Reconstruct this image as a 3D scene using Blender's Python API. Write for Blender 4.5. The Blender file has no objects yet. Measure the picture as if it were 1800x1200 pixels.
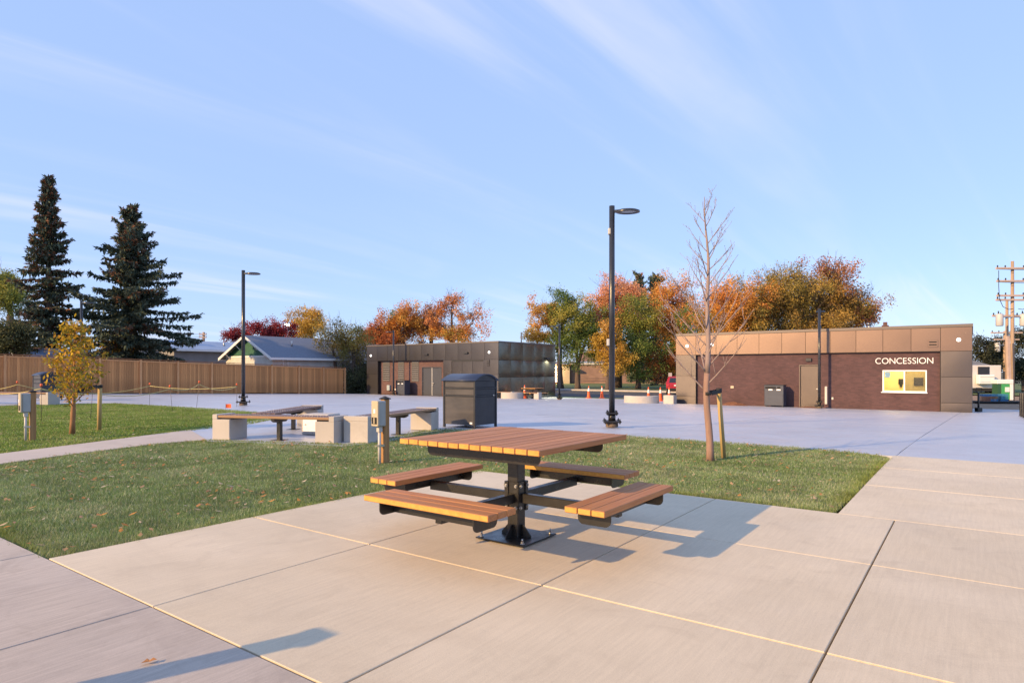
import bpy, bmesh, math, random
import numpy as np
from mathutils import Vector, Matrix
R = math.radians
sc = bpy.context.scene
COL = sc.collection

# ------------------------------------------------------------------ camera, sky, sun, exposure
cam_d = bpy.data.cameras.new("camera")
cam = bpy.data.objects.new("camera", cam_d)
COL.objects.link(cam)
cam.location = (0, 0, 1.255)
cam.rotation_euler = (R(90), 0, 0)
cam_d.sensor_width = 36.0
cam_d.lens = 22.3
cam_d.shift_y = 0.0283
cam_d.clip_end = 3000
sc.camera = cam

SUN_EL = 22.5
SUN_AZ = 33.0            # the light travels towards (cos, sin) of this, on the ground plane
sd = Vector((math.cos(R(SUN_AZ)) * math.cos(R(SUN_EL)), math.sin(R(SUN_AZ)) * math.cos(R(SUN_EL)), -math.sin(R(SUN_EL))))
sun_d = bpy.data.lights.new("sun", 'SUN')
sun_d.energy = 2.85
sun_d.color = (1.0, 0.65, 0.29)
sun_d.angle = R(0.6)
sun = bpy.data.objects.new("sun", sun_d)
COL.objects.link(sun)
sun.rotation_euler = sd.to_track_quat('-Z', 'Y').to_euler()
sun.location = (-30, -20, 30)

sc.view_settings.view_transform = 'Standard'
sc.view_settings.look = 'None'
sc.view_settings.gamma = 1.0
sc.view_settings.use_curve_mapping = False
sc.view_settings.exposure = 1.15

world = bpy.data.worlds.new("World")
sc.world = world
world.use_nodes = True
nt = world.node_tree
nt.nodes.clear()


def N(t, typ, **kw):
    n = t.nodes.new(typ)
    for k, v in kw.items():
        setattr(n, k, v)
    return n


def build_world():
    L = nt.links.new
    out = N(nt, 'ShaderNodeOutputWorld')
    bg = N(nt, 'ShaderNodeBackground')
    bg.inputs['Strength'].default_value = 0.115
    sky = N(nt, 'ShaderNodeTexSky', sky_type='NISHITA')
    sky.sun_disc = False
    sky.sun_elevation = R(SUN_EL)
    # direction to the sun on the ground plane is (-cos az, -sin az)
    sky.sun_rotation = math.atan2(-math.cos(R(SUN_AZ)), -math.sin(R(SUN_AZ)))
    sky.altitude = 900
    sky.air_density = 1.0
    sky.dust_density = 0.6
    sky.ozone_density = 1.6
    tc = N(nt, 'ShaderNodeTexCoord')
    sep = N(nt, 'ShaderNodeSeparateXYZ')
    L(tc.outputs['Generated'], sep.inputs[0])
    zc = N(nt, 'ShaderNodeMath', operation='MAXIMUM')
    L(sep.outputs['Z'], zc.inputs[0]); zc.inputs[1].default_value = 0.0
    za = N(nt, 'ShaderNodeMath', operation='ADD')
    L(zc.outputs[0], za.inputs[0]); za.inputs[1].default_value = 0.16
    dx = N(nt, 'ShaderNodeMath', operation='DIVIDE'); L(sep.outputs['X'], dx.inputs[0]); L(za.outputs[0], dx.inputs[1])
    dy = N(nt, 'ShaderNodeMath', operation='DIVIDE'); L(sep.outputs['Y'], dy.inputs[0]); L(za.outputs[0], dy.inputs[1])
    cb = N(nt, 'ShaderNodeCombineXYZ'); L(dx.outputs[0], cb.inputs[0]); L(dy.outputs[0], cb.inputs[1])

    def wisps(rot, sx, sy, scale, lo, hi, off):
        m0 = N(nt, 'ShaderNodeMapping')
        m0.inputs['Rotation'].default_value = (0, 0, R(rot))
        L(cb.outputs[0], m0.inputs[0])
        mp = N(nt, 'ShaderNodeMapping')
        mp.inputs['Scale'].default_value = (sx, sy, 1)
        mp.inputs['Location'].default_value = (off, off * .7, 0)
        L(m0.outputs[0], mp.inputs[0])
        no = N(nt, 'ShaderNodeTexNoise')
        no.inputs['Scale'].default_value = scale
        no.inputs['Detail'].default_value = 7
        no.inputs['Roughness'].default_value = 0.52
        no.inputs['Distortion'].default_value = 0.5
        L(mp.outputs[0], no.inputs['Vector'])
        mr = N(nt, 'ShaderNodeMapRange', interpolation_type='SMOOTHSTEP')
        mr.inputs['From Min'].default_value = lo
        mr.inputs['From Max'].default_value = hi
        L(no.outputs['Fac'], mr.inputs['Value'])
        return mr.outputs[0]
    a = wisps(-47, 0.24, 2.1, 1.7, 0.45, 0.82, 6.4)
    b = wisps(0, 0.5, 0.6, 0.8, 0.28, 0.60, 8.3)
    mu = N(nt, 'ShaderNodeMath', operation='MULTIPLY'); L(a, mu.inputs[0]); L(b, mu.inputs[1])
    mu2 = N(nt, 'ShaderNodeMath', operation='MULTIPLY'); L(mu.outputs[0], mu2.inputs[0]); mu2.inputs[1].default_value = 0.42
    tint = N(nt, 'ShaderNodeMix', data_type='RGBA', blend_type='MULTIPLY')
    tint.inputs['Factor'].default_value = 1.0
    L(sky.outputs[0], tint.inputs[6])
    tint.inputs[7].default_value = (.22, .22, .22, 1)
    add = N(nt, 'ShaderNodeMix', data_type='RGBA', blend_type='ADD')      # even evening glow of the whole dome
    add.inputs['Factor'].default_value = 1.0
    L(tint.outputs[2], add.inputs[6])
    add.inputs[7].default_value = (1.40, 1.96, 3.30, 1)
    mix = N(nt, 'ShaderNodeMix', data_type='RGBA')
    L(mu2.outputs[0], mix.inputs['Factor'])
    L(add.outputs[2], mix.inputs[6])
    mix.inputs[7].default_value = (4.6, 4.3, 4.9, 1)
    L(mix.outputs[2], bg.inputs['Color'])
    L(bg.outputs[0], out.inputs[0])


build_world()

# ------------------------------------------------------------------ ground frame
TH = R(36.0)
CT, ST = math.cos(TH), math.sin(TH)
RZ = -TH                      # rotation of everything laid out on the plaza's grid


def W(u, v):
    """plaza grid (u along the slabs to the right, v away) -> world x, y"""
    return (u * CT + v * ST, -u * ST + v * CT)


def G(x, y):
    """height of the ground: level near the picnic table, falling gently to the back right"""
    p = .349 - .01632 * x - .02365 * y
    k = .12
    a = np.clip(.5 - .5 * p / k, 0, 1)
    z = p * a - k * a * (1 - a)
    q = -.95
    b = np.clip(.5 + .5 * (z - q) / k, 0, 1)
    return z * b + q * (1 - b) + k * b * (1 - b)


def Guv(u, v):
    x, y = W(u, v)
    return float(G(x, y))


def Wz(u, v, dz=0.0):
    x, y = W(u, v)
    return (x, y, float(G(x, y)) + dz)


# ------------------------------------------------------------------ mesh helpers
class MB:
    def __init__(self):
        self.v = []; self.f = []; self.s = []; self.m = []

    def add(self, vs, fs, smooth=False, mi=0):
        o = len(self.v)
        self.v.extend(tuple(p) for p in vs)
        for fc in fs:
            self.f.append(tuple(i + o for i in fc)); self.s.append(smooth); self.m.append(mi)
        return self

    def box(self, x0, x1, y0, y1, z0, z1, ch=0.0, mi=0, M=None, zf=None):
        lo = (x0, y0, z0); hi = (x1, y1, z1)
        if ch <= 0:
            vs = [(hi[0] if i & 1 else lo[0], hi[1] if i & 2 else lo[1], hi[2] if i & 4 else lo[2]) for i in range(8)]
            fs = [(0, 2, 3, 1), (4, 5, 7, 6), (0, 1, 5, 4), (2, 6, 7, 3), (0, 4, 6, 2), (1, 3, 7, 5)]
        else:
            vs = []
            for i in range(8):
                b = [(i >> k) & 1 for k in range(3)]
                for a in range(3):
                    p = []
                    for k in range(3):
                        e = hi[k] if b[k] else lo[k]
                        if k != a:
                            e += -ch if b[k] else ch
                        p.append(e)
                    vs.append(tuple(p))
            fs = []
            idx = lambda b, a: (b[0] + 2 * b[1] + 4 * b[2]) * 3 + a
            for a in range(3):
                o1, o2 = [(k) for k in range(3) if k != a]
                for sgn in (0, 1):
                    q = []
                    for (p1, p2) in ((0, 0), (1, 0), (1, 1), (0, 1)):
                        b = [0, 0, 0]; b[a] = sgn; b[o1] = p1; b[o2] = p2
                        q.append(idx(b, a))
                    fs.append(tuple(q))
            for k in range(3):
                a, b2 = [(j) for j in range(3) if j != k]
                for sa in (0, 1):
                    for sb in (0, 1):
                        c0 = [0, 0, 0]; c0[a] = sa; c0[b2] = sb
                        c1 = list(c0); c1[k] = 1
                        fs.append((idx(c0, a), idx(c1, a), idx(c1, b2), idx(c0, b2)))
            for i in range(8):
                fs.append((i * 3, i * 3 + 1, i * 3 + 2))
            c = Vector(((x0 + x1) / 2, (y0 + y1) / 2, (z0 + z1) / 2))
            out = []
            for fc in fs:
                p = [Vector(vs[i]) for i in fc]
                n = (p[1] - p[0]).cross(p[2] - p[0])
                m = sum(p, Vector()) / len(p) - c
                sz = Vector((x1 - x0, y1 - y0, z1 - z0))
                m = Vector((m.x / sz.x, m.y / sz.y, m.z / sz.z))
                nn = Vector((n.x, n.y, n.z))
                out.append(fc if nn.dot(m) > 0 else tuple(reversed(fc)))
            fs = out
        if zf:
            vs = [(p[0], p[1], p[2] + zf(p[0], p[1])) for p in vs]
        if M is not None:
            vs = [tuple(M @ Vector(p)) for p in vs]
        return self.add(vs, fs, False, mi)

    def cyl(self, p0, p1, r0, r1=None, n=10, smooth=True, caps=True, mi=0):
        return self.tube([p0, p1], [r0, r0 if r1 is None else r1], n, smooth, caps, mi)

    def tube(self, pts, rs, n=6, smooth=True, caps=True, mi=0):
        pts = [Vector(p) for p in pts]
        if not hasattr(rs, '__len__'):
            rs = [rs] * len(pts)
        vs = []; fs = []
        ref = None
        for i, p in enumerate(pts):
            d = (pts[min(i + 1, len(pts) - 1)] - pts[max(i - 1, 0)])
            if d.length < 1e-9:
                d = Vector((0, 0, 1))
            d.normalize()
            if ref is None:
                ref = Vector((1, 0, 0)) if abs(d.x) < .9 else Vector((0, 1, 0))
            a = (ref - d * ref.dot(d))
            if a.length < 1e-6:
                a = d.orthogonal()
            a.normalize(); ref = a
            b = d.cross(a)
            for k in range(n):
                t = 2 * math.pi * k / n
                vs.append(tuple(p + (a * math.cos(t) + b * math.sin(t)) * rs[i]))
        for i in range(len(pts) - 1):
            for k in range(n):
                k2 = (k + 1) % n
                fs.append((i * n + k, i * n + k2, (i + 1) * n + k2, (i + 1) * n + k))
        self.add(vs, fs, smooth, mi)
        if caps:
            o = len(self.v) - len(vs)
            self.f.append(tuple(o + k for k in reversed(range(n)))); self.s.append(False); self.m.append(mi)
            e = o + (len(pts) - 1) * n
            self.f.append(tuple(e + k for k in range(n))); self.s.append(False); self.m.append(mi)
        return self

    def lathe(self, prof, n=16, c=(0, 0, 0), smooth=True, mi=0, a0=0.0, a1=2 * math.pi):
        full = abs(a1 - a0 - 2 * math.pi) < 1e-6
        m = n if full else n + 1
        vs = []
        for (r, z) in prof:
            for k in range(m):
                t = a0 + (a1 - a0) * k / n
                vs.append((c[0] + r * math.cos(t), c[1] + r * math.sin(t), c[2] + z))
        fs = []
        for i in range(len(prof) - 1):
            for k in range(n):
                k2 = (k + 1) % m
                fs.append((i * m + k, i * m + k2, (i + 1) * m + k2, (i + 1) * m + k))
        return self.add(vs, fs, smooth, mi)

    def prism(self, poly, axis, lo, hi, mi=0, smooth=False):
        n = len(poly)
        ar = sum(poly[i][0] * poly[(i + 1) % n][1] - poly[(i + 1) % n][0] * poly[i][1] for i in range(n))
        if ar < 0:
            poly = list(reversed(poly))

        def mk(a, b, t):
            return {'x': (t, a, b), 'y': (b, t, a), 'z': (a, b, t)}[axis]
        vs = [mk(a, b, lo) for a, b in poly] + [mk(a, b, hi) for a, b in poly]
        fs = [tuple(reversed(range(n))), tuple(range(n, 2 * n))]
        self.add(vs, fs, False, mi)
        o = len(self.v) - 2 * n
        for i in range(n):
            j = (i + 1) % n
            self.f.append((o + i, o + j, o + n + j, o + n + i)); self.s.append(smooth); self.m.append(mi)
        return self

    def xf(self, M):
        self.v = [tuple(M @ Vector(p)) for p in self.v]
        return self

    def mesh(self, name, mats):
        me = bpy.data.meshes.new(name)
        me.from_pydata(self.v, [], self.f)
        me.polygons.foreach_set('use_smooth', self.s)
        me.polygons.foreach_set('material_index', self.m)
        for mt in (mats if isinstance(mats, (list, tuple)) else [mats]):
            me.materials.append(mt)
        me.update()
        return me

    def build(self, name, mats, parent=None, label=None, loc=None, rot=None):
        return link(name, self.mesh(name, mats), parent, label, loc, rot)


def link(name, me, parent=None, label=None, loc=None, rot=None):
    o = bpy.data.objects.new(name, me)
    COL.objects.link(o)
    if parent is not None:
        o.parent = parent
    if loc is not None:
        o.location = loc
    if rot is not None:
        o.rotation_euler = rot if hasattr(rot, '__len__') else (0, 0, rot)
    if label:
        o['label'] = label
    return o


def tag(o, label, cat, group=None, kind=None):
    o['label'] = label
    o['category'] = cat
    if group:
        o['group'] = group
    if kind:
        o['kind'] = kind
    return o


def thing(name, label, cat, loc=(0, 0, 0), rz=0.0, group=None):
    o = bpy.data.objects.new(name, None)
    o.empty_display_size = .2
    COL.objects.link(o)
    o.location = loc
    o.rotation_euler = (0, 0, rz)
    return tag(o, label, cat, group)


def struct(o, label=None):
    o['kind'] = 'structure'
    if label:
        o['label'] = label
    return o


def dup(o, loc, rz, label, group=None, skip=()):
    c = o.copy()
    COL.objects.link(c)
    c.location = loc
    c.rotation_euler = (0, 0, rz)
    c['label'] = label
    if group:
        c['group'] = group
    for ch in [k for k in bpy.data.objects if k.parent == o and k.name.split('.')[0] not in skip]:
        d = ch.copy(); COL.objects.link(d); d.parent = c
        for g in [k for k in bpy.data.objects if k.parent == ch]:
            e = g.copy(); COL.objects.link(e); e.parent = d
    return c


def np_mesh(name, verts, faces, mat, cols=None, smooth=False):
    """faces: (n, k) array"""
    me = bpy.data.meshes.new(name)
    nv = len(verts); nf, k = faces.shape
    me.vertices.add(nv)
    me.vertices.foreach_set('co', np.ascontiguousarray(verts, dtype=np.float32).ravel())
    me.loops.add(nf * k)
    me.loops.foreach_set('vertex_index', np.ascontiguousarray(faces, dtype=np.int32).ravel())
    me.polygons.add(nf)
    me.polygons.foreach_set('loop_start', np.arange(0, nf * k, k, dtype=np.int32))
    me.polygons.foreach_set('loop_total', np.full(nf, k, dtype=np.int32))
    if smooth:
        me.polygons.foreach_set('use_smooth', np.ones(nf, dtype=bool))
    if cols is not None:
        at = me.attributes.new('tone', 'FLOAT_COLOR', 'POINT')
        c4 = np.ones((nv, 4), dtype=np.float32); c4[:, :3] = cols
        at.data.foreach_set('color', c4.ravel())
    me.materials.append(mat)
    me.update(calc_edges=True)
    return me


# ------------------------------------------------------------------ materials
def new_mat(name):
    m = bpy.data.materials.new(name)
    m.use_nodes = True
    t = m.node_tree
    b = t.nodes['Principled BSDF']
    return m, t, b


def coords(t, kind='Object', scale=(1, 1, 1), rot=(0, 0, 0)):
    if kind == 'World':
        g = N(t, 'ShaderNodeNewGeometry'); o = g.outputs['Position']
    else:
        g = N(t, 'ShaderNodeTexCoord'); o = g.outputs[kind]
    if any(rot):                       # turn first, then stretch
        mr = N(t, 'ShaderNodeMapping')
        mr.inputs['Rotation'].default_value = rot
        t.links.new(o, mr.inputs['Vector'])
        o = mr.outputs[0]
    mp = N(t, 'ShaderNodeMapping')
    mp.inputs['Scale'].default_value = scale
    t.links.new(o, mp.inputs['Vector'])
    return mp.outputs[0]


def noise(t, vec, scale, detail=5, rough=.55, dist=0.0):
    n = N(t, 'ShaderNodeTexNoise')
    n.inputs['Scale'].default_value = scale
    n.inputs['Detail'].default_value = detail
    n.inputs['Roughness'].default_value = rough
    n.inputs['Distortion'].default_value = dist
    t.links.new(vec, n.inputs['Vector'])
    return n.outputs['Fac']


def rng(t, val, f0, f1, t0, t1):
    n = N(t, 'ShaderNodeMapRange')
    n.inputs['From Min'].default_value = f0; n.inputs['From Max'].default_value = f1
    n.inputs['To Min'].default_value = t0; n.inputs['To Max'].default_value = t1
    t.links.new(val, n.inputs['Value'])
    return n.outputs[0]


def mixc(t, fac, a, b, mode='MIX'):
    n = N(t, 'ShaderNodeMix', data_type='RGBA', blend_type=mode)
    for s, v in ((n.inputs['Factor'], fac), (n.inputs[6], a), (n.inputs[7], b)):
        if hasattr(v, 'links') or hasattr(v, 'is_output'):
            t.links.new(v, s)
        elif hasattr(v, '__len__'):
            s.default_value = (v[0], v[1], v[2], 1)
        else:
            s.default_value = v
    return n.outputs[2]


def bump(t, b, h, strength, dist=.01):
    n = N(t, 'ShaderNodeBump')
    n.inputs['Strength'].default_value = strength
    n.inputs['Distance'].default_value = dist
    t.links.new(h, n.inputs['Height'])
    t.links.new(n.outputs[0], b.inputs['Normal'])


def grey(t, val):
    c = N(t, 'ShaderNodeCombineColor')
    for i in range(3):
        t.links.new(val, c.inputs[i])
    return c.outputs[0]


def mat(name, base, rough=.6, metal=0.0, var=None, vscale=4, coord='Object', stretch=(1, 1, 1), bmp=0.0, bscale=60,
        rnd=0.0, spec=.5, rvar=0.0, detail=5, lo=.35, hi=.65, rot=(0, 0, 0)):
    m, t, b = new_mat(name)
    b.inputs['Roughness'].default_value = rough
    b.inputs['Metallic'].default_value = metal
    b.inputs['Specular IOR Level'].default_value = spec
    vec = coords(t, coord, stretch, rot)
    col = None
    if var is not None:
        f = rng(t, noise(t, vec, vscale, detail), lo, hi, 0, 1)
        col = mixc(t, f, base, var)
    if rnd > 0:
        oi = N(t, 'ShaderNodeObjectInfo')
        g = grey(t, rng(t, oi.outputs['Random'], 0, 1, 1 - rnd, 1 + rnd))
        col = mixc(t, 1.0, col if col is not None else base, g, 'MULTIPLY')
    if col is not None:
        t.links.new(col, b.inputs['Base Color'])
    else:
        b.inputs['Base Color'].default_value = (*base, 1)
    if rvar > 0:
        t.links.new(rng(t, noise(t, vec, vscale * 1.7, 4), .3, .7, rough - rvar, rough + rvar), b.inputs['Roughness'])
    if bmp > 0:
        bump(t, b, noise(t, vec, bscale, 4), bmp)
    return m


def concrete(name, base, dark, rough=.75, streak=.5, rnd=.05, spec=.4, stain=.5, pit=.25):
    """broom-finished concrete: large blotches, fine streaks along the slabs, speckle"""
    m, t, b = new_mat(name)
    b.inputs['Specular IOR Level'].default_value = spec
    w = coords(t, 'World', (1, 1, 1), (0, 0, TH))
    big = rng(t, noise(t, w, .55, 6, .6, .6), .34, .68, 0, 1)
    c = mixc(t, big, base, dark)
    ws = coords(t, 'World', (22, 1.2, 1), (0, 0, TH))
    st = noise(t, ws, 2.2, 5, .7)
    c = mixc(t, 1.0, c, grey(t, rng(t, st, .25, .75, 1 - .07 * streak, 1 + .07 * streak)), 'MULTIPLY')
    sp = noise(t, w, 160, 3, .6)
    c = mixc(t, 1.0, c, grey(t, rng(t, sp, .3, .7, .93, 1.07)), 'MULTIPLY')
    blot = rng(t, noise(t, w, 2.1, 6, .7, 1.2), .52, .80, 0, stain)
    c = mixc(t, blot, c, (dark[0] * .72, dark[1] * .70, dark[2] * .68))
    pores = rng(t, noise(t, w, 46, 4, .7), .66, .74, 0, .5)
    c = mixc(t, pores, c, (dark[0] * .6, dark[1] * .58, dark[2] * .56))
    drag = rng(t, noise(t, coords(t, 'World', (.35, 1.6, 1), (0, 0, TH)), 1.1, 6, .65, .8), .55, .75, 0, stain * .8)
    c = mixc(t, drag, c, (dark[0] * .86, dark[1] * .84, dark[2] * .84))
    oi = N(t, 'ShaderNodeObjectInfo')
    c = mixc(t, 1.0, c, grey(t, rng(t, oi.outputs['Random'], 0, 1, 1 - rnd, 1 + rnd)), 'MULTIPLY')
    t.links.new(c, b.inputs['Base Color'])
    t.links.new(rng(t, noise(t, w, 1.3, 4), .3, .7, rough - .1, rough + .08), b.inputs['Roughness'])
    hs = N(t, 'ShaderNodeMath', operation='ADD')
    t.links.new(noise(t, coords(t, 'World', (160, 6, 1), (0, 0, TH)), 1.0, 3), hs.inputs[0])
    t.links.new(noise(t, w, 260, 2), hs.inputs[1])
    bump(t, b, hs.outputs[0], pit, .004)
    return m


def tone_mat(name, rough=.6, translucent=.35, spec=.2):
    m, t, b = new_mat(name)
    at = N(t, 'ShaderNodeAttribute', attribute_name='tone')
    t.links.new(at.outputs['Color'], b.inputs['Base Color'])
    b.inputs['Roughness'].default_value = rough
    b.inputs['Specular IOR Level'].default_value = spec
    if translucent > 0:
        tr = N(t, 'ShaderNodeBsdfTranslucent')
        t.links.new(at.outputs['Color'], tr.inputs['Color'])
        mx = N(t, 'ShaderNodeMixShader')
        mx.inputs[0].default_value = translucent
        t.links.new(b.outputs[0], mx.inputs[1]); t.links.new(tr.outputs[0], mx.inputs[2])
        t.links.new(mx.outputs[0], t.nodes['Material Output'].inputs[0])
    return m


def emit(name, col, strength):
    m, t, b = new_mat(name)
    b.inputs['Base Color'].default_value = (*col, 1)
    b.inputs['Emission Color'].default_value = (*col, 1)
    b.inputs['Emission Strength'].default_value = strength
    return m


def brick_mat(name, c1, c2, mortar, w=.21, hgt=.07):
    m, t, b = new_mat(name)
    b.inputs['Roughness'].default_value = .85
    g = N(t, 'ShaderNodeTexCoord')
    s = N(t, 'ShaderNodeSeparateXYZ'); t.links.new(g.outputs['Object'], s.inputs[0])
    ad = N(t, 'ShaderNodeMath', operation='ADD'); t.links.new(s.outputs['X'], ad.inputs[0]); t.links.new(s.outputs['Y'], ad.inputs[1])
    cb = N(t, 'ShaderNodeCombineXYZ'); t.links.new(ad.outputs[0], cb.inputs[0]); t.links.new(s.outputs['Z'], cb.inputs[1])
    br = N(t, 'ShaderNodeTexBrick')
    br.inputs['Color1'].default_value = (*c1, 1); br.inputs['Color2'].default_value = (*c2, 1)
    br.inputs['Mortar'].default_value = (*mortar, 1)
    br.inputs['Scale'].default_value = 1.0
    br.inputs['Mortar Size'].default_value = .005
    br.inputs['Brick Width'].default_value = w
    br.inputs['Row Height'].default_value = hgt
    br.inputs['Bias'].default_value = -.1
    t.links.new(cb.outputs[0], br.inputs['Vector'])
    n1 = rng(t, noise(t, coords(t, 'Object', (1, 1, 1)), 1.1, 5), .3, .7, .84, 1.14)
    c = mixc(t, 1.0, br.outputs['Color'], grey(t, n1), 'MULTIPLY')
    n2 = rng(t, noise(t, coords(t, 'Object', (4, 4, 14)), 1.0, 3, .8), .62, .72, 0, .5)
    c = mixc(t, n2, c, tuple(min(1, k * 1.9) for k in c1))
    t.links.new(c, b.inputs['Base Color'])
    inv = N(t, 'ShaderNodeMath', operation='SUBTRACT'); inv.inputs[0].default_value = 1.0
    t.links.new(br.outputs['Fac'], inv.inputs[1])
    bump(t, b, inv.outputs[0], .5, .006)
    return m


def wave_mat(name, base, rough, axis, period, depth=.012, var=None, metal=0.0, rnd=0.0):
    """lapped siding or standing-seam sheet: real colour plus fine relief"""
    m, t, b = new_mat(name)
    b.inputs['Roughness'].default_value = rough; b.inputs['Metallic'].default_value = metal
    g = N(t, 'ShaderNodeTexCoord')
    s = N(t, 'ShaderNodeSeparateXYZ'); t.links.new(g.outputs['Object'], s.inputs[0])
    d = N(t, 'ShaderNodeMath', operation='DIVIDE'); t.links.new(s.outputs[axis], d.inputs[0]); d.inputs[1].default_value = period
    fr = N(t, 'ShaderNodeMath', operation='FRACT'); t.links.new(d.outputs[0], fr.inputs[0])
    bump(t, b, fr.outputs[0], 1.0, depth)
    c = mixc(t, rng(t, noise(t, coords(t), 1.5, 5), .35, .65, 0, 1), base, var or tuple(k * .85 for k in base))
    t.links.new(c, b.inputs['Base Color'])
    return m


M_PAD = concrete('concrete_pad', (.66, .56, .415), (.57, .48, .35), .72, 1.2, .05, stain=.45)
M_WALK = concrete('concrete_walk', (.51, .44, .375), (.41, .35, .30), .75, 2.8, .06, stain=.7)
M_PLAZA = concrete('concrete_plaza', (.485, .505, .565), (.41, .43, .49), .42, .8, .035, spec=.8, stain=.5, pit=.12)
M_PATH = concrete('concrete_path', (.54, .47, .41), (.48, .42, .37), .78, .6, .03)
M_BLOCK = concrete('concrete_block', (.52, .48, .44), (.44, .405, .375), .8, .25, .06, pit=.15, stain=.4)
M_SOIL = mat('soil', (.10, .125, .045), .95, var=(.075, .10, .035), vscale=3, coord='World', bmp=.6, bscale=40)
M_GROUND = mat('dry_ground', (.10, .085, .055), .95, var=(.06, .07, .03), vscale=.4, coord='World', bmp=.5, bscale=6)
M_FARLAWN = mat('far_lawn', (.12, .15, .045), .95, var=(.075, .115, .03), vscale=.5, coord='World', bmp=.8, bscale=14)
M_DIRT = mat('dirt', (.32, .22, .14), .95, var=(.22, .15, .10), vscale=2, coord='World', bmp=.5, bscale=20)
M_MULCH = mat('mulch', (.23, .105, .055), .95, var=(.12, .05, .03), vscale=18, coord='World', bmp=1, bscale=40)
M_ASPH = mat('asphalt', (.055, .058, .066), .85, var=(.075, .075, .08), vscale=.8, coord='World', bmp=.3, bscale=80)
M_JOINT = mat('joint_filler', (.05, .045, .04), .95)

M_GRASS = tone_mat('grass', .65, .3)
M_LEAF = tone_mat('leaf', .6, .35)
M_NEEDLE = tone_mat('needle', .7, .1)

M_BOARD = mat('composite_board', (.42, .145, .082), .55, var=(.30, .112, .06), vscale=3.0, stretch=(1.2, 30, 30), rnd=.10, bmp=.25, bscale=3, spec=.35)
M_BOARDLIT = mat('board_lit_gold', (.66, .36, .085), .6, var=(.56, .29, .065), vscale=30, rnd=.06, spec=.3)  # warm light painted as gold on board ends and light-facing edges
M_SLAT = mat('bench_slat', (.17, .095, .07), .5, var=(.13, .07, .05), vscale=3, stretch=(1, 26, 26), rnd=.12, bmp=.15, bscale=3)
M_SLATEDGE = mat('bench_slat_edge', (.46, .27, .14), .6, var=(.38, .21, .11), vscale=3, stretch=(1, 26, 26))
M_BLACK = mat('black_powder_coat', (.012, .011, .011), .33, var=(.02, .018, .017), vscale=6, rvar=.1, bmp=.05, bscale=200, spec=.6)
M_POLE = mat('lamp_pole_black', (.022, .025, .034), .28, var=(.028, .030, .038), vscale=3, rvar=.07, spec=.6)
M_GALV = mat('zinc_bolt', (.55, .54, .52), .35, 1.0, var=(.42, .41, .40), vscale=20)
M_BINF = mat('bin_sheet', (.13, .12, .118), .36, .6, var=(.10, .094, .094), vscale=1.2, rvar=.06, stretch=(1, 1, 3.5))
M_BIND = mat('bin_frame', (.045, .047, .055), .42, .4, var=(.035, .037, .045), vscale=4)
M_BINR = mat('bin_roof', (.05, .065, .11), .38, .3)
M_FENCE = mat('cedar_board', (.62, .28, .10), .85, var=(.47, .20, .07), vscale=1.6, stretch=(9, 9, .9), rnd=.22, bmp=.3, bscale=8)
M_FENCECAP = mat('cedar_cap', (.36, .15, .06), .85, var=(.28, .115, .045), vscale=2)
M_FENCEP = mat('cedar_post', (.72, .36, .155), .85, var=(.60, .29, .12), vscale=1.6, stretch=(9, 9, .9), rnd=.1, bmp=.3, bscale=8)
M_POST = mat('treated_post', (.42, .235, .095), .8, var=(.30, .16, .065), vscale=2, stretch=(14, 14, .8), bmp=.3, bscale=8)
M_STAKE = mat('stake_wood', (.50, .36, .15), .8, var=(.40, .28, .12), vscale=2, stretch=(14, 14, .8), bmp=.2, bscale=8)
M_BRICK = brick_mat('dark_brick', (.105, .053, .056), (.070, .037, .041), (.085, .056, .056))
M_BRICK2 = brick_mat('red_brick', (.135, .072, .068), (.10, .054, .052), (.11, .075, .07))
M_BANDGLOW = mat('glow_tinted_panel', (.20, .142, .120), .38, .93, var=(.185, .132, .113), vscale=.5, rnd=.04)  # sunset glow put into the colour of the shared bronze cladding
M_BRONZE = mat('bronze_panel', (.100, .098, .112), .34, .9, rnd=.08)
M_CAP = mat('roof_flashing', (.14, .12, .115), .45, .5)
M_DARK = mat('dark_void', (.012, .012, .013), .8)
M_DOOR = mat('door_steel', (.042, .050, .074), .5, .1)
M_DOORC = mat('door_bronze', (.125, .104, .098), .38, .8, var=(.11, .092, .088), vscale=1.2)
M_WHITE = mat('white_paint', (.84, .84, .84), .45)
M_OFFW = mat('off_white', (.60, .57, .53), .6, var=(.52, .49, .46), vscale=3)
M_GREYPL = mat('grey_plastic', (.36, .38, .38), .5, var=(.31, .33, .33), vscale=5)
M_BEIGE = mat('beige_plastic', (.50, .42, .30), .55)
M_PIPE = mat('grey_conduit', (.52, .50, .48), .45)
M_GLASS, _t, _b = new_mat('window_glass')
_b.inputs['Base Color'].default_value = (.9, .93, .95, 1); _b.inputs['Roughness'].default_value = .03
_b.inputs['Transmission Weight'].default_value = 1.0; _b.inputs['IOR'].default_value = 1.12
M_DGLASS = mat('dark_glass', (.02, .022, .026), .08, spec=.8)
M_ROOM = mat('cream_room_paint', (.72, .60, .30), .8, var=(.66, .54, .26), vscale=1)
M_DISC = emit('lit_disc_lens', (1, .95, .88), 1.6)
M_LAMPON = emit('lit_street_lens', (1, .90, .74), 30.0)
M_LENS = mat('lamp_lens', (.30, .34, .42), .3)
M_BARKP = mat('maple_bark', (.35, .215, .165), .85, var=(.27, .17, .135), vscale=3, stretch=(8, 8, 1.5), bmp=.4, bscale=20)
M_BARKG = mat('twig_bark', (.33, .25, .235), .8, var=(.26, .195, .185), vscale=6, bmp=.2, bscale=40)
M_BARKO = mat('young_bark', (.36, .18, .075), .85, var=(.26, .13, .06), vscale=4, stretch=(8, 8, 1.5), bmp=.4, bscale=20)
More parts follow.
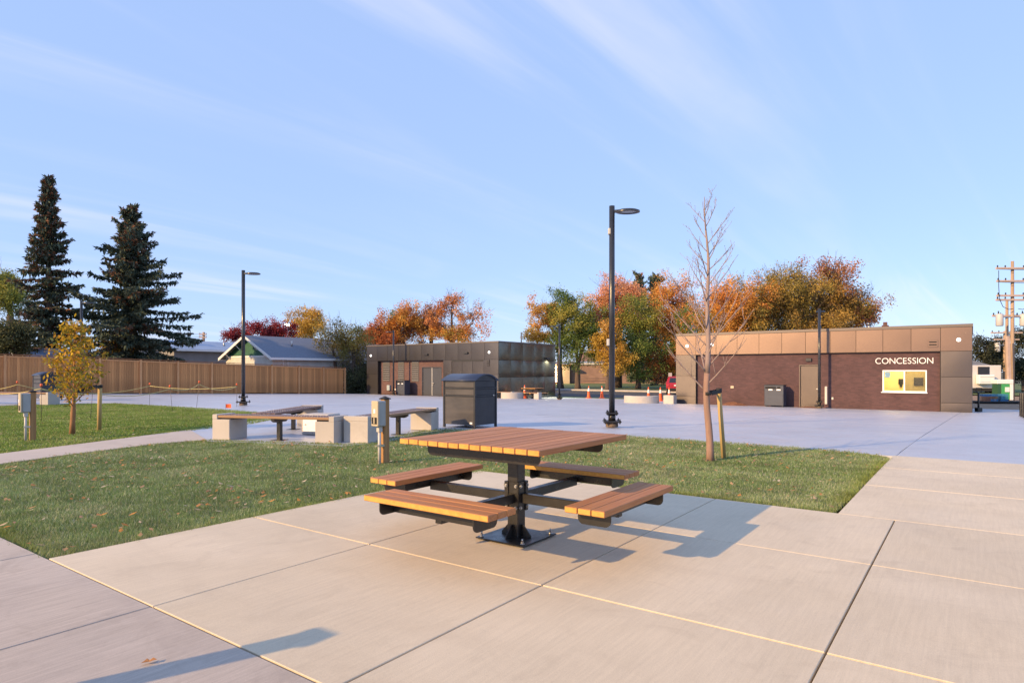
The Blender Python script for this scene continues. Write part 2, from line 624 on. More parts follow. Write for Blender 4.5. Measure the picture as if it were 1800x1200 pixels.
M_BARK = mat('tree_bark', (.15, .11, .09), .95, var=(.09, .068, .058), vscale=2, stretch=(3, 3, .6), bmp=.8, bscale=6)
M_SPBARK = mat('spruce_bark', (.085, .065, .055), .95, bmp=.6, bscale=6)
M_STRAP = mat('black_strap', (.02, .02, .022), .75)
M_ROPE = mat('yellow_rope', (.62, .52, .22), .8)
M_ORANGE = mat('orange_plastic', (.80, .12, .03), .5)
M_RED = mat('red_car_paint', (.36, .012, .02), .22, spec=.7)
M_REFL = mat('white_reflective', (.80, .80, .80), .5)
M_TYRE = mat('tyre', (.02, .02, .02), .85)
M_STEEL = mat('steel_rod', (.12, .10, .09), .5, .6)
M_ROOFB = mat('blue_grey_shingle', (.175, .20, .255), .85, var=(.14, .16, .21), vscale=2.2, stretch=(1, 6, 6), bmp=.6, bscale=9, coord='Object')
M_ROOFM = mat('pale_blue_sheet_roof', (.27, .35, .50), .5, .1, var=(.22, .30, .44), vscale=.9)
M_SIDING = wave_mat('white_lap_siding', (.66, .64, .61), .6, 'Z', .16)
M_SIDGREY = wave_mat('grey_stucco', (.27, .265, .275), .85, 'Z', .9, .003)
M_SIDTAN = wave_mat('tan_siding', (.46, .37, .28), .7, 'Z', .2)
M_GREENP = mat('green_gable_board', (.03, .13, .085), .7, var=(.025, .10, .065), vscale=3)
M_UTIL = mat('utility_pole_wood', (.46, .34, .25), .9, var=(.34, .24, .17), vscale=1.2, stretch=(6, 6, .5), bmp=.4, bscale=6)
M_WIRE = mat('black_wire', (.03, .03, .035), .6)
M_TRANSF = mat('transformer_grey', (.50, .50, .51), .5)
M_BLUE = mat('blue_crate', (.04, .19, .40), .5)
M_GREEN = mat('green_cabinet', (.06, .36, .12), .5)
M_PLATE = mat('licence_plate', (.7, .7, .72), .5)

# ------------------------------------------------------------------ ground, lawns, paving
def sheet(name, poly, cell, dz, m, skirt=0.0):
    """a sheet over a polygon given in plaza grid coordinates, draped on the ground"""
    bm = bmesh.new()
    vs = [bm.verts.new((p[0], p[1], 0)) for p in poly]
    bm.faces.new(vs)
    us = [p[0] for p in poly]; vv = [p[1] for p in poly]
    for ax, lo, hi in ((0, min(us), max(us)), (1, min(vv), max(vv))):
        n = max(1, int((hi - lo) / cell))
        for i in range(1, n):
            co = [0, 0, 0]; no = [0, 0, 0]
            co[ax] = lo + (hi - lo) * i / n; no[ax] = 1
            bmesh.ops.bisect_plane(bm, geom=bm.verts[:] + bm.edges[:] + bm.faces[:], plane_co=co, plane_no=no)
    bmesh.ops.recalc_face_normals(bm, faces=bm.faces[:])
    if skirt > 0:
        edges = [e for e in bm.edges if e.is_boundary]
        r = bmesh.ops.extrude_edge_only(bm, edges=edges)
        low = set(g for g in r['geom'] if isinstance(g, bmesh.types.BMVert))
    else:
        low = set()
    for v in bm.verts:
        x, y = W(v.co.x, v.co.y)
        v.co = (x, y, float(G(x, y)) + dz - (skirt if v in low else 0))
    bm.normal_update()
    up = sum(f.normal.z for f in bm.faces)
    if up < 0:
        bmesh.ops.reverse_faces(bm, faces=bm.faces[:])
    me = bpy.data.meshes.new(name)
    bm.to_mesh(me); bm.free()
    me.materials.append(m)
    return struct(link(name, me))


def big_ground():
    g = [-900, -500, -300, -200, -140, -100, -70, -50, -35, -25, -15, -8, 0, 8, 15, 25, 35, 50, 70, 100, 140, 200, 300, 500, 900]
    gx = np.array(g, float)
    X, Y = np.meshgrid(gx, gx)
    Z = np.array([[float(G(a, b)) for a, b in zip(r1, r2)] for r1, r2 in zip(X, Y)]) - .16
    n = len(g)
    vs = np.stack([X.ravel(), Y.ravel(), Z.ravel()], 1)
    i = np.arange(n * n).reshape(n, n)
    fs = np.stack([i[:-1, :-1].ravel(), i[:-1, 1:].ravel(), i[1:, 1:].ravel(), i[1:, :-1].ravel()], 1)
    struct(link('ground', np_mesh('ground', vs, fs, M_GROUND)))


big_ground()
LAWN1 = [(-5.02, 1.62), (-4.90, 6.19), (-1.0, 6.26), (-.96, 10.6), (-1.15, 11.0), (-1.6, 11.25), (-2.6, 11.38), (-5.5, 11.42), (-7.5, 11.2),
         (-8.6, 10.7), (-9.3, 10.35), (-9.40, 9.8), (-9.15, 9.0), (-8.82, 8.2), (-8.6, 7.55), (-8.75, 7.12), (-9.2, 6.98), (-11.25, 6.12), (-11.38, 5.3),
         (-11.0, 3.9), (-10.45, 2.4), (-10.2, 1.62)]
LAWN2 = [(-11.65, 1.62), (-11.92, 3.1), (-12.55, 4.7), (-13.1, 6.05), (-13.5, 7.4), (-13.9, 8.6), (-15.0, 10.2), (-17.0, 11.15), (-20.6, 11.35), (-24.4, 11.2),
         (-27.2, 10.95), (-27.9, 9.8), (-28.05, 7.5), (-27.5, 5.0), (-26.6, 1.62)]
sheet('lawn', LAWN1, .8, -.022, M_SOIL)
sheet('lawn', LAWN2, 1.2, -.022, M_SOIL)
PL = [(-43.0, 11.0), (-28.3, 11.2), (-28.3, 4.0), (-33, 4), (-33, 1.66), (-10.9, 1.66), (-10.9, 5.8), (-8.4, 6.9), (-8.4, 10.9), (-6.9, 11.0), (-.93, 11.03), (-.93, 13), (-.33, 44.0), (-43.0, 44.0)]
PLZ = [(-43.0, 11.35), (-16.0, 10.9), (-14.2, 8.4), (-13.6, 6.9), (-11.1, 6.0), (-8.5, 6.95), (-8.5, 8.0), (-9.0, 9.2), (-9.2, 10.2), (-7.5, 10.9), (-5.5, 11.3), (-2.6, 11.25),
       (-.94, 11.06), (-.33, 44.0), (-43.0, 44.0)]
NEAR = [(-43.0, 11.35), (-16.0, 10.9), (-14.2, 8.4), (-13.6, 6.9), (-11.1, 6.0), (-8.5, 6.95), (-8.5, 8.0), (-9.0, 9.2), (-9.2, 10.2), (-7.5, 10.9), (-5.5, 11.3), (-2.6, 11.25),
        (-.94, 11.06), (-.93, 11.6), (-43.0, 11.6)]
plaza_root = bpy.data.objects.new('plaza', None); COL.objects.link(plaza_root); plaza_root['kind'] = 'structure'


def plaza_slabs():
    o = sheet('slab', NEAR, 1.6, -.010, M_PLAZA, .12); del o['kind']; o.parent = plaza_root
    nu, nv = 9, 7
    for j in range(nv):
        v0 = 11.6 + (44.0 - 11.6) * j / nv; v1 = 11.6 + (44.0 - 11.6) * (j + 1) / nv
        for i in range(nu):
            ur = lambda v: -.93 + .6 * (v - 11.6) / 32.4
            ul = lambda v, k: -43.0 + (ur(v) + 43.0) * k / nu
            g = .008
            o = sheet('slab', [(ul(v0, i) + g, v0 + g), (ul(v0, i + 1) - g, v0 + g), (ul(v1, i + 1) - g, v1 - g), (ul(v1, i) + g, v1 - g)], 2.4, -.010 + random.uniform(-.001, .001), M_PLAZA, .1)
            del o['kind']; o.parent = plaza_root
    sheet('plaza_bed', [(-43.0, 11.4), (-.9, 11.4), (-.34, 44.0), (-43.0, 44.0)], 4.0, -.045, M_JOINT)


random.seed(2)
plaza_slabs()
sheet('plaza_pavement', [(-.934, 11.06), (15, 11.06), (15, 45.0), (-.31, 45.0), (-.322, 44.0)], 2.0, -.012, M_PLAZA, .12)
sheet('pavement', [(-43.0, 1.64), (-28.1, 1.64), (-28.4, 7.5), (-28.1, 10.0), (-27.2, 11.2), (-43.0, 11.3)], 2.0, -.014, M_PLAZA)
sheet('path', [(-10.22, 1.64), (-10.47, 2.4), (-11.02, 3.9), (-11.40, 5.3), (-11.27, 6.08), (-13.55, 6.92), (-13.12, 6.02), (-12.53, 4.7), (-11.9, 3.1), (-11.63, 1.64)], .8, -.004, M_PATH, .1)
sheet('alley', [(-.3, 45.05), (40, 45.05), (40, 70), (-14, 70), (-14, 46.1), (-.3, 46.1)], 3.0, -.03, M_DIRT)
sheet('verge', [(-43, 44.05), (-14.2, 44.05), (-14.2, 46.0), (-43, 46.0)], 2.0, -.02, M_FARLAWN)
sheet('road', [(-80, 46.05), (-14.1, 46.05), (-14.1, 61.9), (-80, 61.9)], 6.0, -.06, M_ASPH)
sheet('kerb', [(-80, 61.95), (-14.1, 61.95), (-14.1, 64.2), (-80, 64.2)], 6.0, .07, M_BLOCK, .2)
sheet('far_lawn', [(-90, 64.25), (-14.1, 64.25), (-14.1, 70.1), (90, 70.1), (90, 130), (-90, 130)], 8.0, .05, M_FARLAWN)


def slabs():
    root_specs = [
        ('table_pad', M_PAD, [-5.0, -3.53, -2.04, -.53], [1.605, 3.10, 4.68, 6.20]),
        ('walkway', M_PAD, [-.53, 2.9, 6.3], [1.605, 3.10, 4.68, 6.20]),
        ('walkway', M_PAD, [-.965, 2.9, 6.3], [6.20, 7.93, 9.5, 11.03]),
        ('sidewalk', M_WALK, [-33.7, -30.7, -27.7, -24.7, -21.7, -18.7, -15.7, -12.7, -9.7, -6.7, -5.2, -3.54, -2.04, -.53, 2.9, 6.3], [-1.7, .0, 1.605]),
    ]
    for nm, m, us, vs in root_specs:
        r = bpy.data.objects.new(nm, None); COL.objects.link(r); r['kind'] = 'structure'
        for i in range(len(us) - 1):
            for j in range(len(vs) - 1):
                g = .005
                mb = MB()
                x0, x1, y0, y1 = us[i] + g, us[i + 1] - g, vs[j] + g, vs[j + 1] - g
                ch = .003
                dz = {'table_pad': .002, 'walkway': .001, 'sidewalk': .0}[nm] + random.uniform(-.001, .001)
                mb.box(x0, x1, y0, y1, -.13, dz, ch)
                mb.v = [(*W(p[0], p[1]), p[2] + Guv(p[0], p[1])) for p in mb.v]
                mb.build('slab', m, r)
    # dark filler in the joints under the slabs
    sheet('joint_bed', [(-34, -1.8), (6.4, -1.8), (6.4, 11.02), (-.96, 11.02), (-.96, 6.2), (-5.0, 6.2), (-5.0, 1.61), (-34, 1.61)], 3.0, -.03, M_JOINT)


random.seed(3)
slabs()


def inpoly(pts, poly):
    x, y = pts[:, 0], pts[:, 1]
    r = np.zeros(len(pts), bool)
    n = len(poly)
    for i in range(n):
        x0, y0 = poly[i]; x1, y1 = poly[(i + 1) % n]
        c = ((y0 > y) != (y1 > y))
        xx = (x1 - x0) * (y - y0) / ((y1 - y0) if y1 != y0 else 1e-9) + x0
        r ^= c & (x < xx)
    return r


def scatter(rs, poly, n):
    p = np.array(poly)
    lo, hi = p.min(0), p.max(0)
    out = []
    tot = 0
    while tot < n:
        q = lo + (hi - lo) * rs.rand(n * 2, 2)
        q = q[inpoly(q, poly)]
        out.append(q); tot += len(q)
    return np.concatenate(out)[:n]


def vnoise(rs, p, cell):
    """cheap smooth value noise on points"""
    g = rs.rand(64, 64)
    q = p / cell
    i = np.floor(q).astype(int); fr = q - i
    fr = fr * fr * (3 - 2 * fr)
    a = g[i[:, 0] % 64, i[:, 1] % 64]; b = g[(i[:, 0] + 1) % 64, i[:, 1] % 64]
    c = g[i[:, 0] % 64, (i[:, 1] + 1) % 64]; d = g[(i[:, 0] + 1) % 64, (i[:, 1] + 1) % 64]
    return (a * (1 - fr[:, 0]) + b * fr[:, 0]) * (1 - fr[:, 1]) + (c * (1 - fr[:, 0]) + d * fr[:, 0]) * fr[:, 1]


def edge_dist(p, poly):
    d = np.full(len(p), 1e9)
    n = len(poly)
    for i in range(n):
        a = np.array(poly[i]); b = np.array(poly[(i + 1) % n])
        ab = b - a
        t = np.clip(((p - a) @ ab) / (ab @ ab), 0, 1)
        d = np.minimum(d, np.linalg.norm(p - (a + t[:, None] * ab), axis=1))
    return d


def grass(name, poly, n, hmin, hmax, wid, seed, label, greens, edge_w=.14, rim=.0):
    rs = np.random.RandomState(seed)
    if isinstance(n, tuple):        # more blades where the lawn comes near the viewer's side
        p = scatter(rs, poly, n[0] * 3)
        d = np.hypot(*np.array([W(a, b) for a, b in p]).T)
        w = 1 / np.maximum(d, 3.5) ** 1.5
        p = p[rs.rand(len(p)) < w / w.max() * n[1]][:n[0]]
    else:
        p = scatter(rs, poly, n)
    ed = edge_dist(p, poly)
    x = p[:, 0] * CT + p[:, 1] * ST
    y = -p[:, 0] * ST + p[:, 1] * CT
    dist = np.hypot(x, y)
    m = len(p)
    jit = rs.randn(m, 2) * .03 * np.exp(-ed / .05)[:, None]      # ragged edge over the concrete
    x = x + jit[:, 0]; y = y + jit[:, 1]
    tuft = vnoise(rs, p, .09); patch = vnoise(rs, p, .8); wide = vnoise(rs, p, 2.3)
    hgt = (hmin + (hmax - hmin) * (.45 * rs.rand(m) + .55 * tuft)) * (1 + .55 * np.exp(-ed / .05))
    az = rs.rand(m) * 2 * np.pi
    lean = (.25 + .75 * rs.rand(m)) * hgt
    wd = wid * np.clip(dist / 6, .8, 2.6) * (.7 + .6 * rs.rand(m))
    z = np.array(G(x, y)) - .022
    bx, by = np.cos(az + np.pi / 2) * wd * .5, np.sin(az + np.pi / 2) * wd * .5
    vs = np.empty((m, 3, 3))
    vs[:, 0] = np.stack([x - bx, y - by, z], 1)
    vs[:, 1] = np.stack([x + bx, y + by, z], 1)
    vs[:, 2] = np.stack([x + np.cos(az) * lean, y + np.sin(az) * lean, z + hgt], 1)
    cA, cB, cDry = [np.array(c) for c in greens]
    k = np.clip(.5 * patch + .35 * wide + .3 * rs.rand(m), 0, 1)[:, None]
    col = cA * (1 - k) + cB * k
    dry = (rs.rand(m) < .16 + .22 * np.clip((patch - .5) * 3, 0, 1))[:, None]
    col = np.where(dry, cDry * (.7 + .5 * rs.rand(m, 1)), col)
    e = (np.exp(-ed / edge_w) * .75 * (.4 + 1.1 * vnoise(rs, p, .5)).clip(0, 1.2))[:, None]
    col = col * (1 - e) + e * np.array([.25, .29, .05])
    col = col * (.68 + .64 * rs.rand(m, 1)) * (.8 + .4 * vnoise(rs, p, .25))[:, None]
    cols = np.repeat(col, 3, 0)
    fs = np.arange(m * 3).reshape(m, 3)
    o = link(name, np_mesh(name, vs.reshape(-1, 3), fs, M_GRASS, cols))
    o['kind'] = 'stuff'; o['label'] = label; o['category'] = 'grass'
    return o


GREENS = ((.165, .250, .080), (.275, .365, .155), (.54, .53, .36))
GREENS2 = ((.15, .25, .045), (.245, .345, .075), (.46, .45, .20))
grass('grass', LAWN1, (460000, .9), .017, .040, .0043, 5, 'short frosted grass of the lawn around the picnic table pad', GREENS)
grass('grass', LAWN2, 240000, .020, .042, .0060, 6, 'short green grass of the lawn beyond the path on the left', GREENS2)


def leaf_shape(rs, n, size):
    """curled little leaves: 4 vertices, 2 triangles folded along the midrib"""
    a = rs.rand(n) * 2 * np.pi
    s = size * (.6 + .8 * rs.rand(n))
    t = np.array([[-1, 0, 0], [0, -.5, .25], [1, 0, .1], [0, .5, .25]])
    v = np.repeat(t[None], n, 0) * s[:, None, None]
    v[:, [1, 3], 2] *= (rs.rand(n, 1) * 1.4)
    v[:, 2, 2] += rs.rand(n) * s * .6
    c, q = np.cos(a)[:, None], np.sin(a)[:, None]
    x = v[:, :, 0] * c - v[:, :, 1] * q; y = v[:, :, 0] * q + v[:, :, 1] * c
    v[:, :, 0] = x; v[:, :, 1] = y
    return v


def fallen(name, poly, n, seed, label, size=.028, lift=.012):
    rs = np.random.RandomState(seed)
    p = scatter(rs, poly, n * 4)
    c = vnoise(rs, p, 1.1)
    p = p[rs.rand(len(p)) < .25 + .75 * c ** 2][:n]
    n = len(p)
    v = leaf_shape(rs, n, size)
    x = p[:, 0] * CT + p[:, 1] * ST; y = -p[:, 0] * ST + p[:, 1] * CT
    v[:, :, 0] += x[:, None]; v[:, :, 1] += y[:, None]
    v[:, :, 2] += (np.array(G(x, y)) + lift)[:, None]
    pal = np.array([(.56, .34, .17), (.62, .46, .30), (.50, .24, .09), (.64, .52, .38), (.60, .27, .07), (.40, .24, .15)])
    col = pal[rs.randint(0, len(pal), n)] * (.7 + .6 * rs.rand(n, 1))
    f = np.arange(n * 4).reshape(n, 4)
    fs = np.concatenate([f[:, [0, 1, 2]], f[:, [0, 2, 3]]])
    o = link(name, np_mesh(name, v.reshape(-1, 3), fs, M_LEAF, np.repeat(col, 4, 0)))
    o['kind'] = 'stuff'; o['label'] = label; o['category'] = 'leaves'


fallen('fallen_leaves', LAWN1, 1700, 11, 'dry fallen leaves scattered over the near lawn', .029, .026)
fallen('fallen_leaves', LAWN2, 420, 12, 'dry fallen leaves scattered over the lawn by the path', .031, .026)


def dry_leaf(u, v, rz, s, label):
    mb = MB()
    pts = [(-1, 0, .02), (-.55, .3, .16), (-.2, .62, .3), (.1, .3, .1), (.55, .42, .34), (1.05, .05, .1), (.6, -.35, .22), (.1, -.22, .05), (-.2, -.6, .34), (-.6, -.28, .18)]
    vs = [(0, 0, .0)] + pts
    fs = [(0, i + 1, (i + 1) % len(pts) + 1) for i in range(len(pts))]
    mb.add([(p[0] * s, p[1] * s, p[2] * s) for p in vs], fs)
    o = mb.build('fallen_leaf', M_DRYLEAF, None, None, Wz(u, v, .01), rz)
    tag(o, label, 'leaf')


M_DRYLEAF = mat('dry_leaf', (.48, .22, .07), .7, var=(.34, .14, .05), vscale=30)
dry_leaf(-2.854, 1.283, .5, .030, 'curled orange dry leaf lying on the grey sidewalk slab')

# ------------------------------------------------------------------ the picnic table
def picnic_table(loc, label):
    t = thing('picnic_table', label, 'picnic table', loc, RZ)
    HT = 1.222 / 2; top = .757; th = .038; bw = .0895; gap = (1.222 - 13 * bw) / 12
    me = MB().box(-HT, HT, 0, bw, -th, 0, .004)
    # boards run along local y: build along x, then turn; ends carry the warm light as a golden colour
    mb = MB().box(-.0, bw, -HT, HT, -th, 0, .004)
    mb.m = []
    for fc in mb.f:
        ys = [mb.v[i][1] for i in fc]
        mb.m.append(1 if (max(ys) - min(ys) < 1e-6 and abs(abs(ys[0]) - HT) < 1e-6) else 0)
    bme = mb.mesh('table_board', [M_BOARDX, M_BOARDLIT])
    tt = bpy.data.objects.new('table_top', None); COL.objects.link(tt); tt.parent = t
    for i in range(13):
        link('board', bme, tt, None, (-HT + i * (bw + gap), 0, top + random.uniform(-.0012, .0012)))
    # two angle bars under the top, across the boards
    for sgn in (-1, 1):
        yb = sgn * .43
        poly = [(-.50, top - th - .004), (.50, top - th - .004)]
        r = .045
        hgt = .092
        arc = [(.50 - r + r * math.cos(a), top - th - hgt + r - r * math.sin(a)) for a in np.linspace(0, math.pi / 2, 6)]
        arc2 = [(-p[0], p[1]) for p in reversed(arc)]
        pl = MB()
        # prism with axis y takes (z, x)
        pl.prism([(z, x) for x, z in poly + arc + arc2], 'y', yb - .004, yb + .004)
        pl.box(-.50, .50, min(yb, yb - sgn * .05), max(yb, yb - sgn * .05), top - th - .006, top - th - .0005)
        pl.build('top_support', M_BLACK, t)
    # post, collar plates, base plate
    w = .049
    MB().box(-w, w, -w, w, .006, top - th - .006, .006).build('post', M_BLACK, t)
    MB().box(-.42, .42, -.03, .03, top - th - .052, top - th - .0065, .004).build('top_beam', M_BLACK, t)
    bp = MB().box(-.218, .218, -.218, .218, .007, .0165, .002)
    bp.build('base_plate', M_BLACK, t)
    for a in range(4):
        M = Matrix.Rotation(a * math.pi / 2, 4, 'Z')
        MB().prism([(w + .001, .0175), (w + .085, .0175), (w + .085, .03), (w + .016, .105), (w + .001, .105)], 'x', -.004, .004).xf(
            M @ Matrix.Rotation(0, 4, 'Z')).build('gusset', M_BLACK, t)
        bx, by = (M @ Vector((.185, .185, 0))).xy
        b = MB().cyl((bx, by, .017), (bx, by, .022), .017, n=12)
        b.cyl((bx, by, .022), (bx, by, .036), .0115, n=6, smooth=False)
        b.cyl((bx, by, .036), (bx, by, .055), .0065, n=8)
        b.build('anchor_bolt', M_GALV, t)
    # arms and seats
    SEATZ = .418
    for a in range(4):
        M = Matrix.Rotation(a * math.pi / 2, 4, 'Z')     # arm along local +x, then turned
        along_x = a in (1, 3)
        arm = MB().box(w + .012, .861, -.028, .028, .268, .338, .004)
        arm.xf(M).build('arm', M_BLACK, t)
        cl = MB()
        cl.box(w + .001, w + .009, -.062, .062, .205, .425, .002)
        cl.box(w + .009, w + .017, -.028 - .034, -.0285, .205, .425, .001)
        cl.box(w + .009, w + .017, .0285, .062, .205, .425, .001)
        cp = cl.xf(M).build('clamp_plate', M_BLACK, t)
        for zz in (.235, .395):
            for yy in (-.044, .044):
                p0 = M @ Vector((w + .017, yy, zz)); p1 = M @ Vector((w + .023, yy, zz)); p2 = M @ Vector((w + .030, yy, zz))
                MB().cyl(p0, p1, .013, n=12).cyl(p1, p2, .0095, n=6, smooth=False).build('bolt', M_GALV, cp)
        st = bpy.data.objects.new('seat', None); COL.objects.link(st); st.parent = t
        SL = .53
        for k in range(3):
            x0 = .742 + k * (.0895 + .004)
            b = MB().box(x0, x0 + .0895, -SL, SL, SEATZ - .038, SEATZ, .004)
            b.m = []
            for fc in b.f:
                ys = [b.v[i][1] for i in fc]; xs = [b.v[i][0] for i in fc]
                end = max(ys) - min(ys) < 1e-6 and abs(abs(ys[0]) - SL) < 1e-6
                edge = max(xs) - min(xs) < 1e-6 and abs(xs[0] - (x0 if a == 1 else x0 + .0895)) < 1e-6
                b.m.append(1 if (edge if along_x else end) else 0)  # cross seats get the painted gold light only on the edge facing it
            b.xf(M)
            o = b.build('board', [M_BOARDX if not along_x else M_BOARDY, M_BOARDLIT], st)
        # bearer under the seat and two end plates
        zb = SEATZ - .0385
        MB().box(.862, .870, -.40, .40, zb - .085, zb, .001).box(.870, .915, -.40, .40, zb - .006, zb - .0005).xf(M).build('seat_bearer', M_BLACK, t)
        for sg in (-1, 1):
            r = .04; hh = .088; x0, x1 = .765, .995
            c1 = [(x1 - r + r * math.cos(q), zb - hh + r - r * math.sin(q)) for q in np.linspace(0, math.pi / 2, 6)]
            c0 = [(x0 + r - r * math.sin(q), zb - hh + r - r * math.cos(q)) for q in np.linspace(0, math.pi / 2, 6)]
            poly = [(x0, zb - .001), (x1, zb - .001)] + c1 + c0
            y0 = sg * .40
            MB().prism([(z, x) for x, z in poly], 'y', y0 - .004, y0 + .004).xf(M).build('seat_bracket', M_BLACK, t)
    return t


M_BOARDX = mat('composite_board_long', (.47, .215, .085), .55, var=(.38, .155, .066), vscale=2.5, stretch=(34, 1.2, 34), rnd=.16, bmp=.3, bscale=3, spec=.22, rvar=.06)
M_BOARDY = mat('composite_board_cross', (.47, .215, .085), .55, var=(.38, .155, .066), vscale=2.5, stretch=(1.2, 34, 34), rnd=.16, bmp=.3, bscale=3, spec=.22, rvar=.06)
random.seed(8)
table = picnic_table(Wz(-2.775, 3.875, .004), 'brown slatted square picnic table with four seats on the concrete pad in front')


# ------------------------------------------------------------------ lamp posts
def lamp_post(loc, rz, label, H=5.12):
    t = thing('lamp_post', label, 'lamp post', loc, rz, 'black lamp posts round the plaza')
    r = .068
    MB().cyl((0, 0, .34), (0, 0, H), r, r * .95, n=20).build('pole', M_POLE, t)
    b = MB()
    b.lathe([(.14, 0), (.145, .02), (.14, .105), (.0, .105)], 20)
    b.build('footing', M_BLOCKD, t)
    for z0, w in ((.11, .20), (.30, .135)):
        f = MB().box(-w, w, -w, w, z0, z0 + .035, .006)
        fl = f.build('flange', M_BLACK, t)
        for sx in (-1, 1):
            for sy in (-1, 1):
                x, y = sx * (w - .035), sy * (w - .035)
                q = MB().cyl((x, y, z0 - .035), (x, y, z0 + .085), .011, n=8).cyl((x, y, z0 + .0355), (x, y, z0 + .058), .021, n=6, smooth=False)
                q.cyl((x, y, z0 - .022), (x, y, z0 - .0005), .021, n=6, smooth=False)
                q.build('bolt', M_BLACK if z0 < .2 else M_BLACK, fl)
    MB().cyl((0, 0, .145), (0, 0, .30), .085, n=18).build('base_collar', M_BLACK, t)
    # head: flat ring on a short arm to +x
    hd = MB()
    a = np.linspace(0, 2 * math.pi, 29)[:-1]
    vs = []; fs = []
    prof = [(.30, -.02), (.30, .012), (.24, .035), (.12, .04), (0.001, .04)]
    cx = r + .30; zc = H - .13
    n = len(a)
    for rr, z in prof:
        vs += [(cx + rr * math.cos(q) * .92, rr * .72 * math.sin(q), zc + z) for q in a]
    for i in range(len(prof) - 1):
        fs += [(i * n + k, i * n + (k + 1) % n, (i + 1) * n + (k + 1) % n, (i + 1) * n + k) for k in range(n)]
    hd.add(vs, fs, True)
    vs = []; fs = []
    prof = [(.30, -.02), (.22, -.024), (.21, -.006)]
    for rr, z in prof:
        vs += [(cx + rr * math.cos(q) * .92, rr * .72 * math.sin(q), zc + z) for q in a]
    for i in range(len(prof) - 1):
        fs += [(i * n + (k + 1) % n, i * n + k, (i + 1) * n + k, (i + 1) * n + (k + 1) % n) for k in range(n)]
    hd.add(vs, fs, True)
    hd.prism([(r - .02, -.05), (r + .16, -.10), (r + .16, .10), (r - .02, .05)], 'z', zc - .018, zc + .03)
    h = hd.build('lamp_head', M_POLE, t)
    ln = MB(); ln.add([(cx + .21 * math.cos(q) * .92, .21 * .72 * math.sin(q), zc - .008) for q in reversed(a)], [tuple(range(n))])
    ln.build('lens', M_LENS, h)
    MB().box(-.088, -.03, -.055, .055, H - .66, H - .52, .01).build('sensor_box', M_OFFW, t)
    MB().box(-.12, -.055, -.06, .05, 1.88, 2.04, .012).build('outlet_box', M_OFFW, t)
    return t


M_BLOCKD = mat('footing_grout', (.17, .12, .085), .9, var=(.10, .075, .055), vscale=12, bmp=.4, bscale=50)
G_L = 'black lamp posts round the plaza'
lp = lamp_post(Wz(-6.78, 13.28), R(-3), 'tall black lamp post nearest the picnic table, beside the bare young tree')
for uvp, rz, lb in [((-22.43, 13.5), 0, 'black lamp post behind the benches, in front of the white garage'),
                    ((-6.4, 35.75), R(55), 'black lamp post right beside the concession door'),
                    ((-22.87, 37.0), R(180), 'black lamp post at the corner of the dark metal building by the cones'),
                    ((-37.2, 35.2), R(170), 'black lamp post in front of the louvres of the dark metal building'),
                    ((-39.1, 14.1), 0, 'black lamp post behind the young yellow tree on the left')]:
    dup(lp, Wz(*uvp), rz, lb, G_L, skip=('sensor_box', 'outlet_box'))


# ------------------------------------------------------------------ bins with a curved roof
def big_bin(loc, rz, label):
    t = thing('recycling_bin', label, 'bin', loc, rz)
    wx, wy, H = .95, .80, 1.05
    fr = MB()
    for x in (0, wx - .05):
        for y in (0, wy - .05):
            fr.box(x, x + .05, y, y + .05, 0, H, .004)
    fr.build('frame', M_BIND, t)
    for z in (.70, .87):
        MB().box(.052, wx - .052, .003, .04, z, z + .035, .003).build('rail', M_BIND, t)
        MB().box(wx - .04, wx - .003, .052, wy - .052, z, z + .035, .003).build('rail', M_BIND, t)
    for z0, z1 in ((.07, .697), (.738, .867), (.908, H - .003)):
        MB().box(.053, wx - .053, .016, .03, z0, z1, .003).build('front_panel', M_BINF, t)
        MB().box(wx - .03, wx - .016, .053, wy - .053, z0, z1, .003).build('side_panel', M_BIND, t)
    bk = MB().box(.016, .03, .053, wy - .053, .07, H - .003).box(.053, wx - .053, wy - .03, wy - .016, .07, H - .003)
    bk.box(.031, wx - .031, .031, wy - .031, .075, .085)
    bk.build('back_panel', M_BIND, t)
    # arched roof, axis along x
    pts = []
    for q in np.linspace(-1, 1, 15):
        pts.append((wy / 2 + q * (wy / 2 + .03), H + .015 + .145 * (1 - q * q)))
    inner = [(p[0], p[1] - .018) for p in reversed(pts)]
    MB().prism(pts + inner, 'x', -.03, wx + .03, smooth=True).build('roof', M_BINR, t)
    end = [(p[0], p[1] - .02) for p in pts[1:-1]] + [(wy - .05, H + .002), (.05, H + .002)]
    MB().prism(end, 'x', wx - .03, wx - .016).prism(end, 'x', .016, .03).build('gable_plate', M_BIND, t)
    MB().box(wx - .16, wx - .09, .008, .0155, .10, .14).build('sticker', M_WHITE, t)
    MB().cyl((wx - .016, wy - .13, .72), (wx + .006, wy - .13, .72), .02, n=10).build('lock', M_GALV, t)
    return t


big_bin((*W(-9.80, 10.80), Guv(-9.3, 11.2) - .01), RZ, 'large dark grey recycling bin with arched roof standing behind the picnic table')


